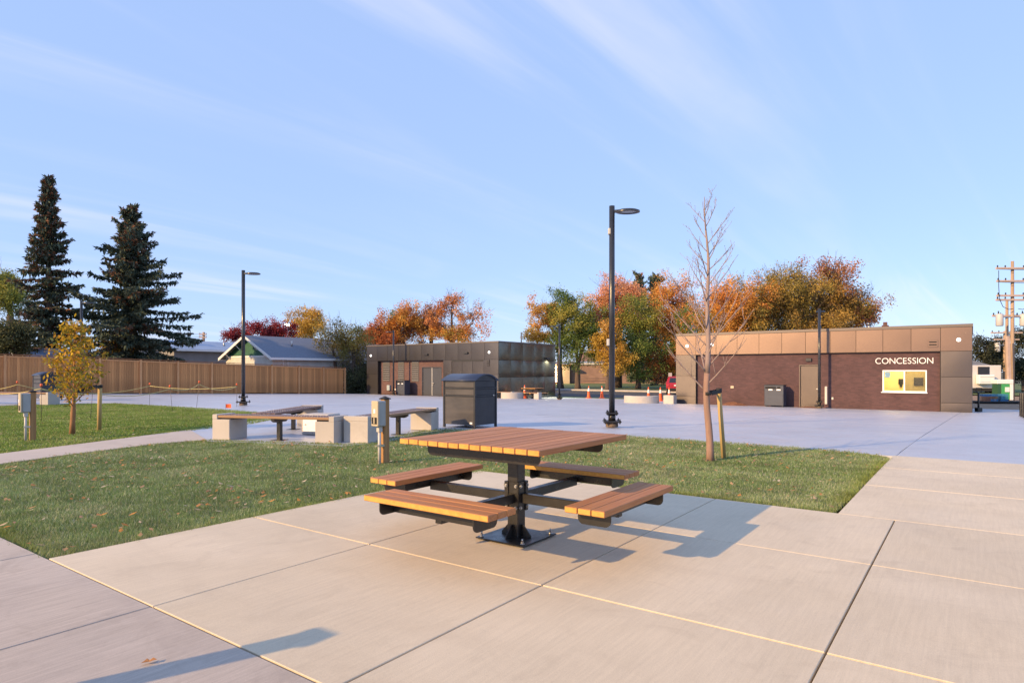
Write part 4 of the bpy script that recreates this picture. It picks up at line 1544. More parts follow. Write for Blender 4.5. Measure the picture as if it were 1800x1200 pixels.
    for lme, a, b in ms:
        o = bpy.data.objects.new('letter', lme); COL.objects.link(o); o.parent = sg
        o.rotation_euler = (R(90), 0, 0)
        o.scale = (s, 1.02, 1)
        o.location = (x - a * s, yb - .022, Z(1.585))
        x += (b - a) * s + gap


M_PANEL = mat('brown_metal_panel', (.115, .100, .100), .38, .92, rnd=.05)  # same cladding as the band, without the glow in its colour
M_SCREEN, _t, _b = new_mat('screened_glass')
_b.inputs['Base Color'].default_value = (.42, .42, .40, 1); _b.inputs['Roughness'].default_value = .12
_b.inputs['Transmission Weight'].default_value = .9; _b.inputs['IOR'].default_value = 1.1
M_NOTICE = mat('pale_blue_notice', (.45, .68, .80), .6)
concession()


def dark_building():
    X0 = -41.5; zb = -.80
    t = thing('metal_building', 'low dark bronze metal building with louvres and grey double door', 'building', (*W(X0, 36.2), zb), RZ)
    Z = lambda z: z - zb
    L = 14.0; D = 7.65
    zt, zband = Z(3.27), Z(2.05)
    bx0, bx1 = 1.37, 8.68
    d0, d1, dz1 = 6.21, 8.21, Z(1.48)
    yb = .30
    for (a, b, c, d) in [(bx0, d0 - .05, 0, zband), (d1 + .05, bx1, 0, zband), (d0 - .05, d1 + .05, dz1 + .05, zband)]:
        MB().box(a, b, yb, yb + .25, c, d).build('brick_wall', M_BRICK2, t)
    MB().box(.06, L - .06, .6, D, 0, zt - .05).build('core', M_DARK, t)
    MB().box(.02, L - .02, .04, D, zt - .04, zt + .02).box(-.03, L + .03, -.035, .04, zt, zt + .10, .005).box(-.03, .04, .04, D, zt, zt + .1).box(L - .04, L + .03, .04, D + .03, zt, zt + .1).build('roof_flashing', M_CAP, t)
    MB().box(.02, bx0 - .02, .035, .5, 0, zt - .05).box(bx1 + .02, L - .03, .035, .5, 0, zt - .05).box(bx0 - .02, bx1 + .02, .035, .29, zband + .02, zt - .05).build('backing', M_DARK, t)
    MB().box(bx0, bx0 + .015, .03, yb + .2, 0, zband).box(bx1 - .015, bx1, .03, yb + .2, 0, zband).box(bx0 + .015, bx1 - .015, .0, yb + .1, zband - .012, zband - .002).build('reveal', M_DARK, t)
    n = 11
    xs = [L * i / n for i in range(n + 1)]
    for i in range(n):
        panel(t, xs[i], xs[i + 1], zband, zt, M_BRONZE, seed=100 + i, bulge=.010)
    zm = Z(.95)
    for z0, z1 in ((0, zm), (zm, zband)):
        panel(t, 0, bx0, z0, z1, M_BRONZE, seed=int(120 + z0 * 7), bulge=.006)
        panel(t, bx1, 9.55, z0, z1, M_BRONZE, seed=int(130 + z0 * 7), bulge=.008)
        panel(t, 12.58, L, z0, z1, M_BRONZE, seed=int(140 + z0 * 7), bulge=.008)
    # recessed shuttered counter
    for i in range(3):
        panel(t, 9.55 + i * 1.01, 9.55 + (i + 1) * 1.01, 0, zband - .12, M_BRONZE, y=.02, seed=150 + i, bulge=.005)
    MB().box(9.55, 12.58, -.01, .03, zband - .11, zband - .004).build('shutter_box', M_BIND, t)
    # louvres
    for lx0, lx1 in ((1.72, 2.46), (3.52, 4.13), (5.08, 5.78)):
        fr = MB()
        z0, z1 = Z(.42), Z(1.78)
        fr.box(lx0 - .04, lx1 + .04, yb - .03, yb - .001, z1, zband - .02).box(lx0 - .04, lx0, yb - .03, yb - .001, z0, z1).box(lx1, lx1 + .04, yb - .03, yb - .001, z0, z1).box(lx0 - .04, lx1 + .04, yb - .03, yb - .001, z0 - .04, z0)
        lv = fr.build('louvre', M_LOUV, t)
        MB().box(lx0, lx1, yb - .006, yb - .002, z0, z1).build('louvre_back', M_DARK, lv)
        for k in range(9):
            zz = z0 + (z1 - z0) * k / 9
            s = MB().add([(lx0, yb - .008, zz + .085), (lx1, yb - .008, zz + .085), (lx1, yb - .045, zz + .0), (lx0, yb - .045, zz + .0), (lx0, yb - .012, zz + .098), (lx1, yb - .012, zz + .098), (lx1, yb - .052, zz + .008), (lx0, yb - .052, zz + .008)],
                         [(0, 1, 2, 3), (7, 6, 5, 4), (3, 2, 6, 7), (0, 3, 7, 4), (1, 5, 6, 2), (0, 4, 5, 1)])
            s.build('slat', M_LOUV, lv)
    # double door
    dm = (d0 + d1) / 2
    for a, b in ((d0 + .02, dm - .03), (dm + .03, d1 - .02)):
        dr = MB().box(a, b, yb + .05, yb + .10, .02, dz1 - .01, .004).build('door', M_DOOR, t)
        if b < dm:
            for zz in (.35, 1.15, 1.95):
                MB().box(a - .03, a + .005, yb + .03, yb + .052, zz, zz + .12).build('hinge', M_GALV, dr)
        else:
            MB().box(a + .02, a + .22, yb - .01, yb + .048, 1.02, 1.10, .01).build('handle', M_GALV, dr)
            MB().cyl((a + .06, yb + .02, .92), (a + .06, yb + .05, .92), .04, n=12).build('lock', M_GALV, dr)
    MB().box(dm - .028, dm + .028, yb + .03, yb + .10, .01, dz1 - .01).build('astragal', M_PIPE, t)
    MB().box(d0 - .048, d0 + .012, yb - .01, yb + .14, 0, dz1 + .048).box(d1 - .012, d1 + .048, yb - .01, yb + .14, 0, dz1 + .048).box(d0 + .012, d1 - .012, yb - .01, yb + .14, dz1, dz1 + .048).build('door_frame', M_DOOR, t)
    MB().box(2.28, 2.62, yb - .16, yb - .001, Z(-.40), Z(.05), .02).build('meter_box', M_GREYBL, t)
    MB().box(3.1, 3.4, yb - .05, yb - .001, Z(-.36), Z(-.24), .01).build('outlet_box', M_OFFW, t)
    for x, z in ((6.95, 2.50), (11.0, 2.56)):
        MB().box(x - .20, x + .20, -.14, -.013, Z(z) - .06, Z(z) + .06, .015).build('wall_light', M_BIND, t)
    disc_light(t, .53, Z(2.5), y=-.01); disc_light(t, 13.16, Z(2.57), y=-.01)
    v = MB().box(12.95, 13.20, -.05, -.012, Z(1.8), Z(2.02), .006).box(12.95, 13.2, -.05, -.012, Z(1.55), Z(1.78), .006).build('vent', M_BRONZE, t)
    for k in range(4):
        MB().box(12.97, 13.18, -.055, -.0502, Z(1.58) + k * .11, Z(1.58) + k * .11 + .04).build('slot', M_DARK, v)
    # right side: pillowed sheet panels in three rows
    zz = [0, Z(.76), Z(2.0), zt]
    vs = [0.02, 1.52, 3.05, 4.55, 6.05, D]
    for i in range(5):
        for j in range(3):
            panel(t, vs[i], vs[i + 1], zz[j], zz[j + 1], M_BRONZE2, y=L, seed=200 + i * 3 + j, face='side', bulge=[.05, .055, .03][j], n=6)
    MB().box(L + .013, L + .17, 6.2, 6.6, Z(2.14), Z(2.26), .015).build('wall_light', M_BIND, t)
    lt = bpy.data.lights.new('wall_downlight', 'SPOT'); lt.energy = 380; lt.color = (1, .95, .62); lt.spot_size = R(150); lt.spot_blend = .8; lt.shadow_soft_size = .08
    lo = bpy.data.objects.new('wall_downlight', lt); COL.objects.link(lo); lo.parent = t; lo.location = (L + .16, 6.4, Z(2.12))
    # roof pieces
    MB().cyl((12.9, 4.4, zt), (12.9, 4.4, zt + .9), .045, n=10).build('roof_pipe', M_CAP, t)
    return t


M_BRONZE2 = mat('dark_bronze_sheet', (.15, .145, .13), .25, .95, rnd=.08)
M_LOUV = mat('louvre_grey', (.13, .125, .132), .5, .4)
M_GREYBL = mat('grey_blue_box', (.34, .40, .42), .5)
dark_building()

# ------------------------------------------------------------------ trees
PAL = {
    'rust': [(.42, .13, .03), (.50, .19, .04), (.34, .10, .03)],
    'orange': [(.55, .22, .03), (.60, .28, .03), (.48, .17, .03), (.56, .31, .04)],
    'brown': [(.34, .14, .06), (.28, .12, .07), (.40, .17, .05)],
    'sparse': [(.52, .21, .06), (.46, .17, .06), (.56, .27, .06)],
    'gold': [(.55, .34, .03), (.52, .29, .03), (.42, .28, .03), (.40, .31, .05)],
    'goldor': [(.55, .30, .05), (.56, .25, .05), (.42, .27, .05)],
    'crimson': [(.26, .025, .035), (.34, .035, .045), (.17, .02, .03)],
    'olive': [(.22, .19, .06), (.16, .15, .05), (.30, .23, .07)],
    'olivegold': [(.34, .25, .04), (.26, .21, .045), (.42, .27, .04), (.20, .18, .045)],
    'ochre': [(.40, .24, .035), (.33, .21, .04), (.27, .17, .04), (.24, .20, .04)],
    'green': [(.095, .165, .030), (.13, .20, .036), (.075, .13, .03), (.17, .21, .038)],
    'darkgreen': [(.055, .10, .026), (.075, .125, .03), (.10, .145, .035)],
    'greenyel': [(.18, .23, .04), (.26, .27, .04), (.13, .18, .038), (.36, .30, .04)],
    'pink': [(.62, .28, .16), (.66, .32, .18), (.56, .24, .12), (.62, .33, .11)],
    'dark': [(.045, .055, .03), (.065, .07, .04), (.035, .045, .03)],
    'darkolive': [(.075, .085, .035), (.10, .10, .04), (.055, .07, .03)],
}


def deciduous(label, x, y, zb, lobes, seed, name='autumn_tree', leaf=.13, per=60, twigs=0, group=None, trunk_r=None):
    rs = random.Random(seed); nr = np.random.RandomState(seed)
    top = max(l[1] + l[3] for l in lobes)
    t = thing(name, label, 'tree', (x, y, zb - .05), 0, group)
    tr = MB()
    r = trunk_r or max(.12, top * .030)
    zlow = min(l[1] - l[3] for l in lobes)
    zf = max(zlow + .3, top * .22)
    lean = rs.uniform(-.04, .04)
    tp = [Vector((lean * z + .05 * math.sin(z + seed), .04 * math.sin(z * 1.3), z)) for z in np.linspace(0, zf, 5)]
    tr.tube(tp, [r * 1.35, r * 1.05, r * .95, r * .88, r * .8], 10)
    cen = []; col = []; spr = []
    for (lx, lz, rx, rz, pal, n) in lobes:
        rx *= 1.06; rz *= 1.06; n = int(n * 1.35)
        ry = max(rx * .8, .6)
        c0 = Vector((lx, rs.uniform(-.3, .3), lz))
        # main limb of this lobe, forked from the trunk top
        s = tp[-1]
        mid = s.lerp(c0, .5) + Vector((rs.uniform(-.3, .3), rs.uniform(-.3, .3), .2))
        end = c0 + Vector((rs.uniform(-.2, .2), 0, rz * .6))
        ml = [s, s.lerp(mid, .5), mid, mid.lerp(c0, .6), c0, end]
        rr = r * .62
        tr.tube(ml, [rr, rr * .85, rr * .7, rr * .5, rr * .35, rr * .12], 7)
        pal_a = [np.array(p) for p in PAL[pal]]
        # uneven crown: secondary clumps first, leaves round them
        nc = int(n)
        k = max(5, nc // 7)
        clump = []
        for i in range(k):
            while True:
                q = Vector((rs.uniform(-1, 1), rs.uniform(-1, 1), rs.uniform(-1, 1)))
                if .2 < q.length < 1:
                    break
            q = q * (1.0 / max(q.length, .62)) * rs.uniform(.55, 1.08) if q.length > .45 else q
            p = c0 + Vector((q.x * rx, q.y * ry, q.z * rz))
            clump.append((p, rs.choice(pal_a) * rs.uniform(.8, 1.15)))
            src = rs.choice(ml[2:])
            mm = src.lerp(p, .5) + Vector((rs.uniform(-.15, .15), rs.uniform(-.15, .15), rs.uniform(-.05, .2)))
            tr.tube([src, mm, p], [rr * .26, rr * .18, rr * .08], 4, caps=False)
        for i in range(nc):
            p, cc = clump[i % k]
            sg = .26 * min(rx, rz) + .16
            q = p + Vector((rs.gauss(0, sg), rs.gauss(0, sg), rs.gauss(0, sg * .75)))
            cen.append(tuple(q)); col.append(cc * .6 + .4 * rs.choice(pal_a)); spr.append(.15 + .055 * min(rx, rz))
            if i % 2 == 0:
                tr.tube([p, q], [.022, .010], 3, caps=False)
        for i in range(int(twigs * n)):
            a = rs.uniform(0, 6.28); e = rs.uniform(.2, 1.4)
            p = c0 + Vector((math.cos(a) * math.cos(e) * rx, math.sin(a) * math.cos(e) * ry, math.sin(e) * rz)) * rs.uniform(.5, .9)
            d = Vector((p.x - c0.x * .9, p.y - c0.y, (p.z - c0.z) + .6)).normalized()
            pp, _ = limb(rs, p, d, rs.uniform(.7, 1.7), 4, .05, .2)
            tr.tube(pp, [.018, .014, .010, .007, .005], 3, caps=False)
            for j in (1, 2, 3):
                p2, _ = limb(rs, pp[j], d + Vector((rs.uniform(-.8, .8), rs.uniform(-.8, .8), .2)), .5, 2, .05, .2)
                tr.tube(p2, [.008, .006, .004], 3, caps=False)
    tr.build('trunk', M_BARK, t)
    v, f, c = leaf_cards(nr, np.array(cen), per, np.array(spr) * 1.15, leaf, (np.array(col) * .86 + np.mean(col, axis=1)[:, None] * np.array([.16, .13, .12])) * 1.32, aspect=.55)
    link('crown', np_mesh('crown', v, f, M_LEAF, c), t)
    return t


TREES = [
    ('rust orange tree left behind the dark metal building', -15.0,72.0,-0.95,[(0.0,6.1,1.7,1.5,'rust',60),(-1.0,5.5,1.0,1.0,'rust',30)]),
    ('bright orange tree with a green tip behind the dark metal building', -12.3,73.0,-0.95,[(0.0,7.4,2.1,1.7,'orange',90),(-0.8,8.3,1.2,0.5,'green',14),(-1.4,6.2,1.3,1.2,'orange',40)]),
    ('brownish drooping tree between two orange ones behind the dark building', -9.8,75.0,-0.95,[(-0.2,7.7,1.7,1.9,'brown',80)]),
    ('thin orange tree with visible limbs behind the dark metal building', -6.7,70.0,-0.95,[(0.0,9.2,1.8,1.1,'sparse',48),(-1.1,6.3,1.4,1.1,'orange',34),(2.4,7.5,1.8,1.5,'sparse',46),(0.4,6.0,1.9,0.9,'gold',36),(-1.9,7.9,0.9,0.9,'sparse',14)]),
    ('golden yellow tree behind the garage roof', -26.1,82.0,-0.95,[(0.0,7.8,2.2,2.1,'gold',90),(0.2,9.2,1.0,0.7,'gold',16)]),
    ('small crimson tree left of the lamp post above the grey house roof', -32.9,78.0,-0.95,[(-0.7,6.6,1.7,0.8,'crimson',46)]),
    ('wider crimson tree above the garage ridge', -30.4,78.0,-0.95,[(-0.2,7.2,2.1,1.0,'crimson',60),(1.9,6.8,1.3,0.8,'crimson',30)]),
    ('thin olive shrub tree at the right end of the garage roof', -15.8,57.0,-0.74,[(-0.1,4.6,1.2,1.5,'olive',46)]),
    ('olive and gold shrub tree left of the dark metal building', -14.2,57.0,-0.77,[(0.0,4.7,1.2,1.4,'olivegold',50)]),
    ('yellow and green tree right of the dark metal building', 5.8,76.0,-0.95,[(-1.8,8.4,1.4,2.0,'goldor',50),(-2.5,6.4,1.4,1.1,'gold',30),(0.3,9.8,1.6,1.5,'green',46),(0.0,6.4,1.8,2.3,'darkgreen',50)]),
    ('leaning green tree by the road, left of the near lamp post', 7.7,74.0,-0.95,[(-0.1,8.2,2.0,2.1,'greenyel',70),(0.3,4.9,2.5,2.4,'green',90),(1.3,6.9,1.3,1.7,'darkgreen',40)]),
    ('yellow tree just behind the near lamp post', 10.75,71.0,-0.95,[(0.0,4.5,1.7,2.7,'gold',90),(-0.2,7.0,1.0,1.2,'goldor',24)]),
    ('tall pinkish orange tree above the near lamp post trunk', 13.2,79.0,-0.95,[(-.2,11.6,3.2,2.2,'pink',120),(-1.9,9.6,1.9,1.7,'pink',50),(1.9,10.0,1.6,2.0,'pink',36),(-.4,8.2,2.2,1.6,'goldor',30)]),
    ('green tree by the road, right of the near lamp post', 14.7,74.0,-0.95,[(0.0,8.2,2.0,2.1,'greenyel',70),(-0.3,4.6,2.8,2.5,'green',100)]),
    ('orange tree beside the left corner of the concession', 19.1,76.0,-0.95,[(0.3,10.1,2.7,2.5,'orange',100),(0.0,6.4,2.9,2.7,'orange',100),(-1.0,3.6,2.2,2.2,'rust',60),(1.7,3.0,1.8,2.3,'gold',50)]),
    ('green tree behind the bare young tree', 20.8,70.0,-0.95,[(0.2,7.3,1.9,2.1,'green',50)]),
    ('orange and gold tree behind the left end of the concession', 20.4,57.0,-0.95,[(0.0,8.1,2.6,2.1,'orange',110),(-1.5,6.9,2.0,1.9,'orange',80),(-2.2,5.4,1.5,1.6,'ochre',50),(1.0,6.6,2.2,1.4,'olivegold',60)]),
    ('broad olive gold tree behind the middle of the concession', 25.0,58.0,-0.95,[(-0.3,9.3,3.1,2.2,'olivegold',130),(-1.6,7.2,2.6,2.1,'ochre',90),(1.6,7.2,2.6,1.9,'ochre',90)]),
    ('brown and ochre tree above the right half of the concession', 30.1,60.0,-0.95,[(0.1,10.1,2.4,2.4,'brown',90),(0.8,7.9,2.6,2.3,'ochre',100),(3.0,7.6,1.5,1.9,'brown',50),(-1.1,7.4,2.4,1.9,'ochre',70)]),
    ('green tree at the left edge behind the tall spruce', -44.4,56.0,-0.25,[(-0.2,8.1,1.7,1.9,'greenyel',80),(-0.8,9.1,1.1,1.3,'greenyel',40)]),
    ('dark olive shrub at the left edge above the fence', -31.4,40.0,-0.10,[(-0.1,3.3,1.5,1.0,'darkolive',70)]),
    ('dark tree behind the trailer right of the concession', 46.4,62.0,-0.95,[(0.2,3.8,1.6,1.2,'dark',60)]),
    ('dark tree at the right edge behind the poles', 51.7,64.0,-0.95,[(0.3,4.3,1.1,2.3,'dark',60),(-0.6,2.3,0.7,1.1,'dark',20)]),
    ('dark tree between the trailer and the power poles', 51.4,66.0,-0.95,[(-0.1,3.6,1.3,1.1,'dark',40)]),
    ('yellow green shrub top showing above the fence under the spruce', -28.4,46.0,-0.28,[(-0.2,3.2,0.6,0.7,'olivegold',26)]),
]
for i, (lb, x, y, z, lobes) in enumerate(TREES):
    near = y < 60
    thin = 'thin' in lb
    deciduous(lb, x, y, z, lobes, 50 + i, 'shrub' if 'shrub' in lb else 'autumn_tree', leaf=.074 if near else .090, per=42 if thin else (105 if near else 90),
              twigs=(.5 if ('concession' in lb and ('broad' in lb or 'brown' in lb)) else (.35 if thin else .12)), group='autumn trees and shrubs round the plaza')


def hedge_mass():
    """dark dense shrubs between fence end and metal building"""
    spots = [(-43.9, 37.0, 3.0), (-42.6, 38.6, 2.6), (-44.6, 39.5, 3.3)]
    lbs = ['dark shrub right at the end of the wooden fence', 'dark shrub against the left wall of the metal building', 'dark shrub deepest in the gap between fence and metal building']
    for i, ((u, v, hh), lb) in enumerate(zip(spots, lbs)):
        x, y = W(u, v)
        deciduous(lb, x, y, Guv(u, v), [(0, hh * .5, 1.2, hh * .5, 'darkolive', 70), (.5, hh * .35, .9, hh * .35, 'dark', 40)], 300 + i, 'dark_shrub', leaf=.06, per=80, twigs=.3, group='dark shrubs beside the metal building', trunk_r=.07)


hedge_mass()


def spruce(label, x, y, zb, H, Rm, seed, full=1.0, brown=.5, power=.85, low=.07, tone=1.0):
    rs = random.Random(seed); nr = np.random.RandomState(seed)
    t = thing('spruce_tree', label, 'tree', (x, y, zb - .05), 0, 'tall dark spruces')
    tr = MB()
    tr.tube([(0, 0, 0), (0, 0, H * .5), (.05, 0, H * .98)], [H * .021, H * .013, .015], 9)
    base = []; dirs = []; size = []; col = []
    g = [np.array(c) for c in ((.060, .082, .058), (.078, .102, .070), (.046, .066, .048), (.105, .12, .084))]
    br = [np.array(c) for c in ((.19, .09, .05), (.145, .075, .045))]
    z = H * low
    while z < H * .985:
        fr = z / H
        prof = Rm * ((1 - fr) ** power) * (1 - .25 * math.exp(-((fr - low) / .06) ** 2)) + .12
        nb = int(rs.randint(5, 7) * (1 if fr < .85 else .8))
        a0 = rs.uniform(0, 6.28)
        for b in range(nb):
            if rs.random() > full and fr < .93:
                continue
            az = a0 + 6.283 * b / nb + rs.uniform(-.35, .35)
            L = prof * rs.uniform(.5, 1.12) * (1 + .26 * math.sin(az * 2 + seed + fr * 9) + .2 * math.sin(fr * 31 + az * 3))
            if rs.random() < .1:
                L *= 1.2
            el = .10 + .75 * fr ** 2 - .40 * (1 - fr) + rs.uniform(-.26, .26)
            d = Vector((math.cos(az) * math.cos(el), math.sin(az) * math.cos(el), math.sin(el)))
            n = max(4, int(L / .28))
            p = Vector((0, 0, z + rs.uniform(-.3, .3)))
            pts = [p]
            for i in range(n):
                up = -.05 + .17 * (i / n)
                d = (d + Vector((rs.uniform(-.06, .06), rs.uniform(-.06, .06), up * .55))).normalized()
                pts.append(pts[-1] + d * L / n)
            tr.tube([pts[0], pts[len(pts) // 2], pts[-1]], [.03 * (1 - fr) + .012, .018 * (1 - fr) + .007, .004], 4, caps=False)
            side = Vector((-math.sin(az), math.cos(az), 0))
            isb = rs.random() < brown * (.25 + fr * .95)
            for i in range(1, len(pts)):
                q = i / n
                wlen = (.18 + .34 * min(1, L / 2.5) * (1 - abs(q - .45))) * rs.uniform(.8, 1.2)
                for s in (-1, 1):
                    for rep in range(2):
                        b0 = pts[i] - d * rs.uniform(0, L / n)
                        dd = (side * s * rs.uniform(.5, 1.0) + d * rs.uniform(.4, .9) + Vector((0, 0, rs.uniform(-.55, .12)))).normalized()
                        m = 3
                        for k in range(m):
                            base.append(b0 + dd * wlen * k / m); dirs.append(dd + Vector((rs.uniform(-.4, .4), rs.uniform(-.4, .4), rs.uniform(-.4, .25))))
                            size.append(rs.uniform(.15, .27))
                            col.append((rs.choice(br) if isb and rs.random() < .55 else rs.choice(g)) * rs.uniform(.8, 1.25))
                # hanging sprays
                for _h in range(2):
                    base.append(pts[i] + side * rs.uniform(-.2, .2)); dirs.append(Vector((rs.uniform(-.4, .4), rs.uniform(-.4, .4), -1))); size.append(rs.uniform(.2, .42)); col.append(rs.choice(g))
                base.append(pts[i]); dirs.append(d.copy()); size.append(rs.uniform(.2, .3)); col.append(rs.choice(g) * 1.1)
        z += H * rs.uniform(.014, .023)
    tr.build('trunk', M_SPBARK, t)
    b = np.array([tuple(p) for p in base]); d = np.array([tuple(p) for p in dirs]); d /= np.linalg.norm(d, axis=1)[:, None]
    s = np.array(size)[:, None]; c = np.array(col) * tone
    n = len(b)
    vs = []; cs = []
    for rep in range(3):
        r = nr.randn(n, 3); r -= d * (d * r).sum(1)[:, None]; r /= np.linalg.norm(r, axis=1)[:, None]
        wv = r * s * .20
        dj = d + nr.randn(n, 3) * .22
        bj = b + nr.randn(n, 3) * .035
        v = np.stack([bj, bj + dj * s * .45 + wv, bj + dj * s, bj + dj * s * .45 - wv], 1)
        vs.append(v); cs.append(np.repeat(c * (.8 + .4 * nr.rand(n, 1)), 4, 0))
    v = np.concatenate(vs).reshape(-1, 3); c = np.concatenate(cs)
    f = np.arange(len(v)).reshape(-1, 4)
    link('crown', np_mesh('crown', v, f, M_NEEDLE, c), t)
    return t


spruce('tallest narrow spruce with brownish top behind the fence at the left', -32.9, 45, -.18, 15.0, 2.5, 71, .80, .9, .72, tone=1.25)
spruce('broad dark spruce behind the fence, right of the tallest one', -27.9, 46.5, -.3, 13.35, 4.35, 72, 1.0, .40, .70, .10, tone=1.15)
spruce('dark spruce far behind the pinkish orange tree', 18.4, 92, -.95, 16.0, 2.6, 73, .95, .2, .36, tone=1.9)
spruce('second dark spruce far behind the orange trees', 21.3, 94, -.95, 16.2, 2.6, 74, .95, .2, .36, tone=1.9)


# ------------------------------------------------------------------ houses behind the fence
def gable_house(name, label, uv0, w, l, eave, ridge, wallm, roofm, gablem=None, zb=None, trim=M_WHITE, over=.45, windows=(), gable_h=0.0):
    """ridge runs along local y; gable front faces -y; origin at the front right corner, width w to -x"""
    x, y = W(*uv0)
    zb = float(G(x, y)) - .05 if zb is None else zb
    t = thing(name, label, 'house', (x, y, zb), RZ)
    MB().box(-w, 0, 0, l, 0, eave).build('wall', wallm, t)
    gb = MB().prism([(eave + .001, -w), (eave + .001, 0), (ridge - .03, -w / 2)], 'y', .02, l - .02)
    gb.build('gable', gablem or wallm, t)
    sl = (ridge - eave) / (w / 2)
    th = .10
    for sgn in (-1, 1):
        xe = -w / 2 + sgn * (w / 2 + over)
        ze = eave - sl * over
        poly = [(ridge, -w / 2), (ze, xe), (ze + th, xe), (ridge + th, -w / 2)]
        rf = MB().prism(poly, 'y', -over, l + over)
        r = rf.build('roof', roofm, t)
        fb = MB().prism([(ridge - .12, -w / 2), (ze - .12, xe), (ze + th + .01, xe), (ridge + th + .01, -w / 2)], 'y', -over - .03, -over - .002)
        fb.build('barge_board', trim, r)
        MB().box(min(xe, xe - sgn * .02) if sgn > 0 else xe - .02, max(xe, xe) + (.02 if sgn > 0 else 0), -over, l + over, ze - .10, ze + th - .01).build('gutter', trim, r)
        # knee braces
        if gablem:
            for fr in (.35, .8):
                xx = -w / 2 + sgn * (w / 2) * fr
                zz = ridge - sl * (w / 2) * fr
                MB().tube([(xx, .0, zz - .55), (xx, -over + .02, zz - .13)], .05, 4, False).build('bracket', trim, r)
    if gablem:
        MB().box(-w - .01, .01, -.03, -.001, eave - .06, eave + .06).build('trim_board', trim, t)
    for (face, a, b, z0, z1) in windows:
        if face == 'front':
            wn = MB().box(a, b, -.05, -.001, z0, z1).build('window', trim, t)
            MB().box(a + .06, b - .06, -.06, -.0502, z0 + .06, z1 - .06).build('pane', M_DGLASS, wn)
        else:
            wn = MB().box(.001, .05, a, b, z0, z1).build('window', trim, t)
            m = (a + b) / 2
            MB().box(.0502, .06, a + .07, m - .03, z0 + .07, z1 - .07).build('pane', M_DGLASS, wn)
            MB().box(.0502, .06, m + .03, b - .07, z0 + .07, z1 - .07).build('pane', M_DGLASS, wn)
    return t


g = gable_house('garage', 'white garage with green gable and blue grey roof behind the fence', (-46.4, 30.5), 7.0, 8.0, 3.05, 4.75, M_SIDING, M_ROOFB, M_GREENP,
                windows=[('front', -2.4, -1.6, 1.3, 2.2)])
MB().cyl((-1.7, 3.0, 3.9), (-1.7, 3.0, 4.45), .07, n=10).build('roof_vent', M_GALV, g)
for k in (.9, 1.35):
    MB().tube([(.04, k, 2.95), (.10, k, 2.7), (.10, k + .1, 1.2)], .04, 6).build('downpipe', M_WHITE, g)
g2 = gable_house('grey_house', 'low grey house with pale blue roof behind the fence, left of the garage', (-60, 29.2), 9.0, 11.0, 3.85, 4.75, M_SIDGREY, M_ROOFM, None, over=.5,
                 windows=[('side', 5.4, 6.7, 2.2, 3.3)])
MB().cyl((-2.5, 3.0, 4.4), (-2.5, 3.0, 5.0), .32, .38, n=14).build('roof_vent', M_BIND, g2)
MB().cyl((-2.0, 6.0, 4.3), (-2.0, 6.0, 4.7), .10, n=10).build('roof_vent', M_GALV, g2)
MB().box(-2.3, -1.7, 8.2, 8.9, 4.3, 4.6, .05).build('roof_vent', M_BIND, g2)
gable_house('blue_roof_house', 'house with a pale blue roof half hidden by the tallest spruce', (-55.5, 9.0), 8.0, 7.5, 2.6, 4.3, M_SIDGREY, M_ROOFB, None)
gable_house('shed', 'small blue roofed shed low behind the fence under the spruces', (-50.5, 15.5), 4.0, 3.5, 2.0, 2.9, M_SIDING, M_ROOFM, None)
gable_house('back_house', 'roof of a grey house behind the shrubs left of the metal building', (-50.0, 39.5), 7.0, 9.0, 3.2, 4.9, M_SIDGREY, M_ROOFB, None)


# ------------------------------------------------------------------ school-like building across the road
def far_building():
    x, y = 7.2, 106.0
    zb = -.9
    t = thing('far_building', 'long low pinkish brick building with a lit tan entrance across the road', 'building', (x, y, zb), R(-8))
    MB().box(2.55, 34, 0, 12, 0, 3.1).build('wall', M_FARBR, t)
    MB().box(2.4, 34.3, -.25, 12.3, 3.11, 3.4).build('roof_fascia', M_OFFW, t)
    MB().box(-6, 2.5, -1.5, 10, 0, 2.95).build('entrance_wall', M_SIDTAN, t)
    MB().box(-6.3, 2.7, -2.2, 10.2, 2.96, 3.2).build('entrance_roof', M_COPPERTRIM, t)
    MB().box(-8, 22, 3, 14, 3.45, 3.7).build('upper_roof', M_ROOFM, t)
    MB().box(4, 9, 6, 12, 3.75, 5.4).build('rooftop_unit', M_FARBR, t)
    for dx in (-1.9, -.55):
        d = MB().box(dx, dx + 1.2, -1.58, -1.501, .05, 2.2).build('door', M_COPPERTRIM, t)
        for z0, z1 in ((.25, 1.0), (1.15, 2.05)):
            for a in (.12, .66):
                MB().box(dx + a, dx + a + .42, -1.62, -1.5805, z0, z1).build('pane', M_DOORLIT, d)
    for i, wx in enumerate((15.2, 17.4, 23.3, 26.0, 28.5, 30.9)):
        w = MB().box(wx, wx + 1.6, -.08, -.001, 1.35, 2.15).build('window', M_WHITE, t)
        MB().box(wx + .08, wx + .76, -.1, -.0805, 1.43, 2.07).build('pane', M_WINLIT if i else M_DGLASS, w)
        MB().box(wx + .84, wx + 1.52, -.1, -.0805, 1.43, 2.07).build('pane', M_WINLIT if i else M_DGLASS, w)
    MB().box(-.35, .0, -1.75, -1.51, 2.45, 2.7, .03).build('entrance_lamp', M_LAMPON2, t)
    lt = bpy.data.lights.new('entrance_light', 'POINT'); lt.energy = 220; lt.color = (1, .78, .42); lt.shadow_soft_size = .15
    lo = bpy.data.objects.new('entrance_light', lt); COL.objects.link(lo); lo.parent = t; lo.location = (-.2, -2.5, 2.5)
    MB().tube([(3.2, -6, .9), (8.5, -6, .9)], .03, 5).tube([(3.2, -6, .5), (8.5, -6, .5)], .03, 5).build('handrail', M_BIND, t)


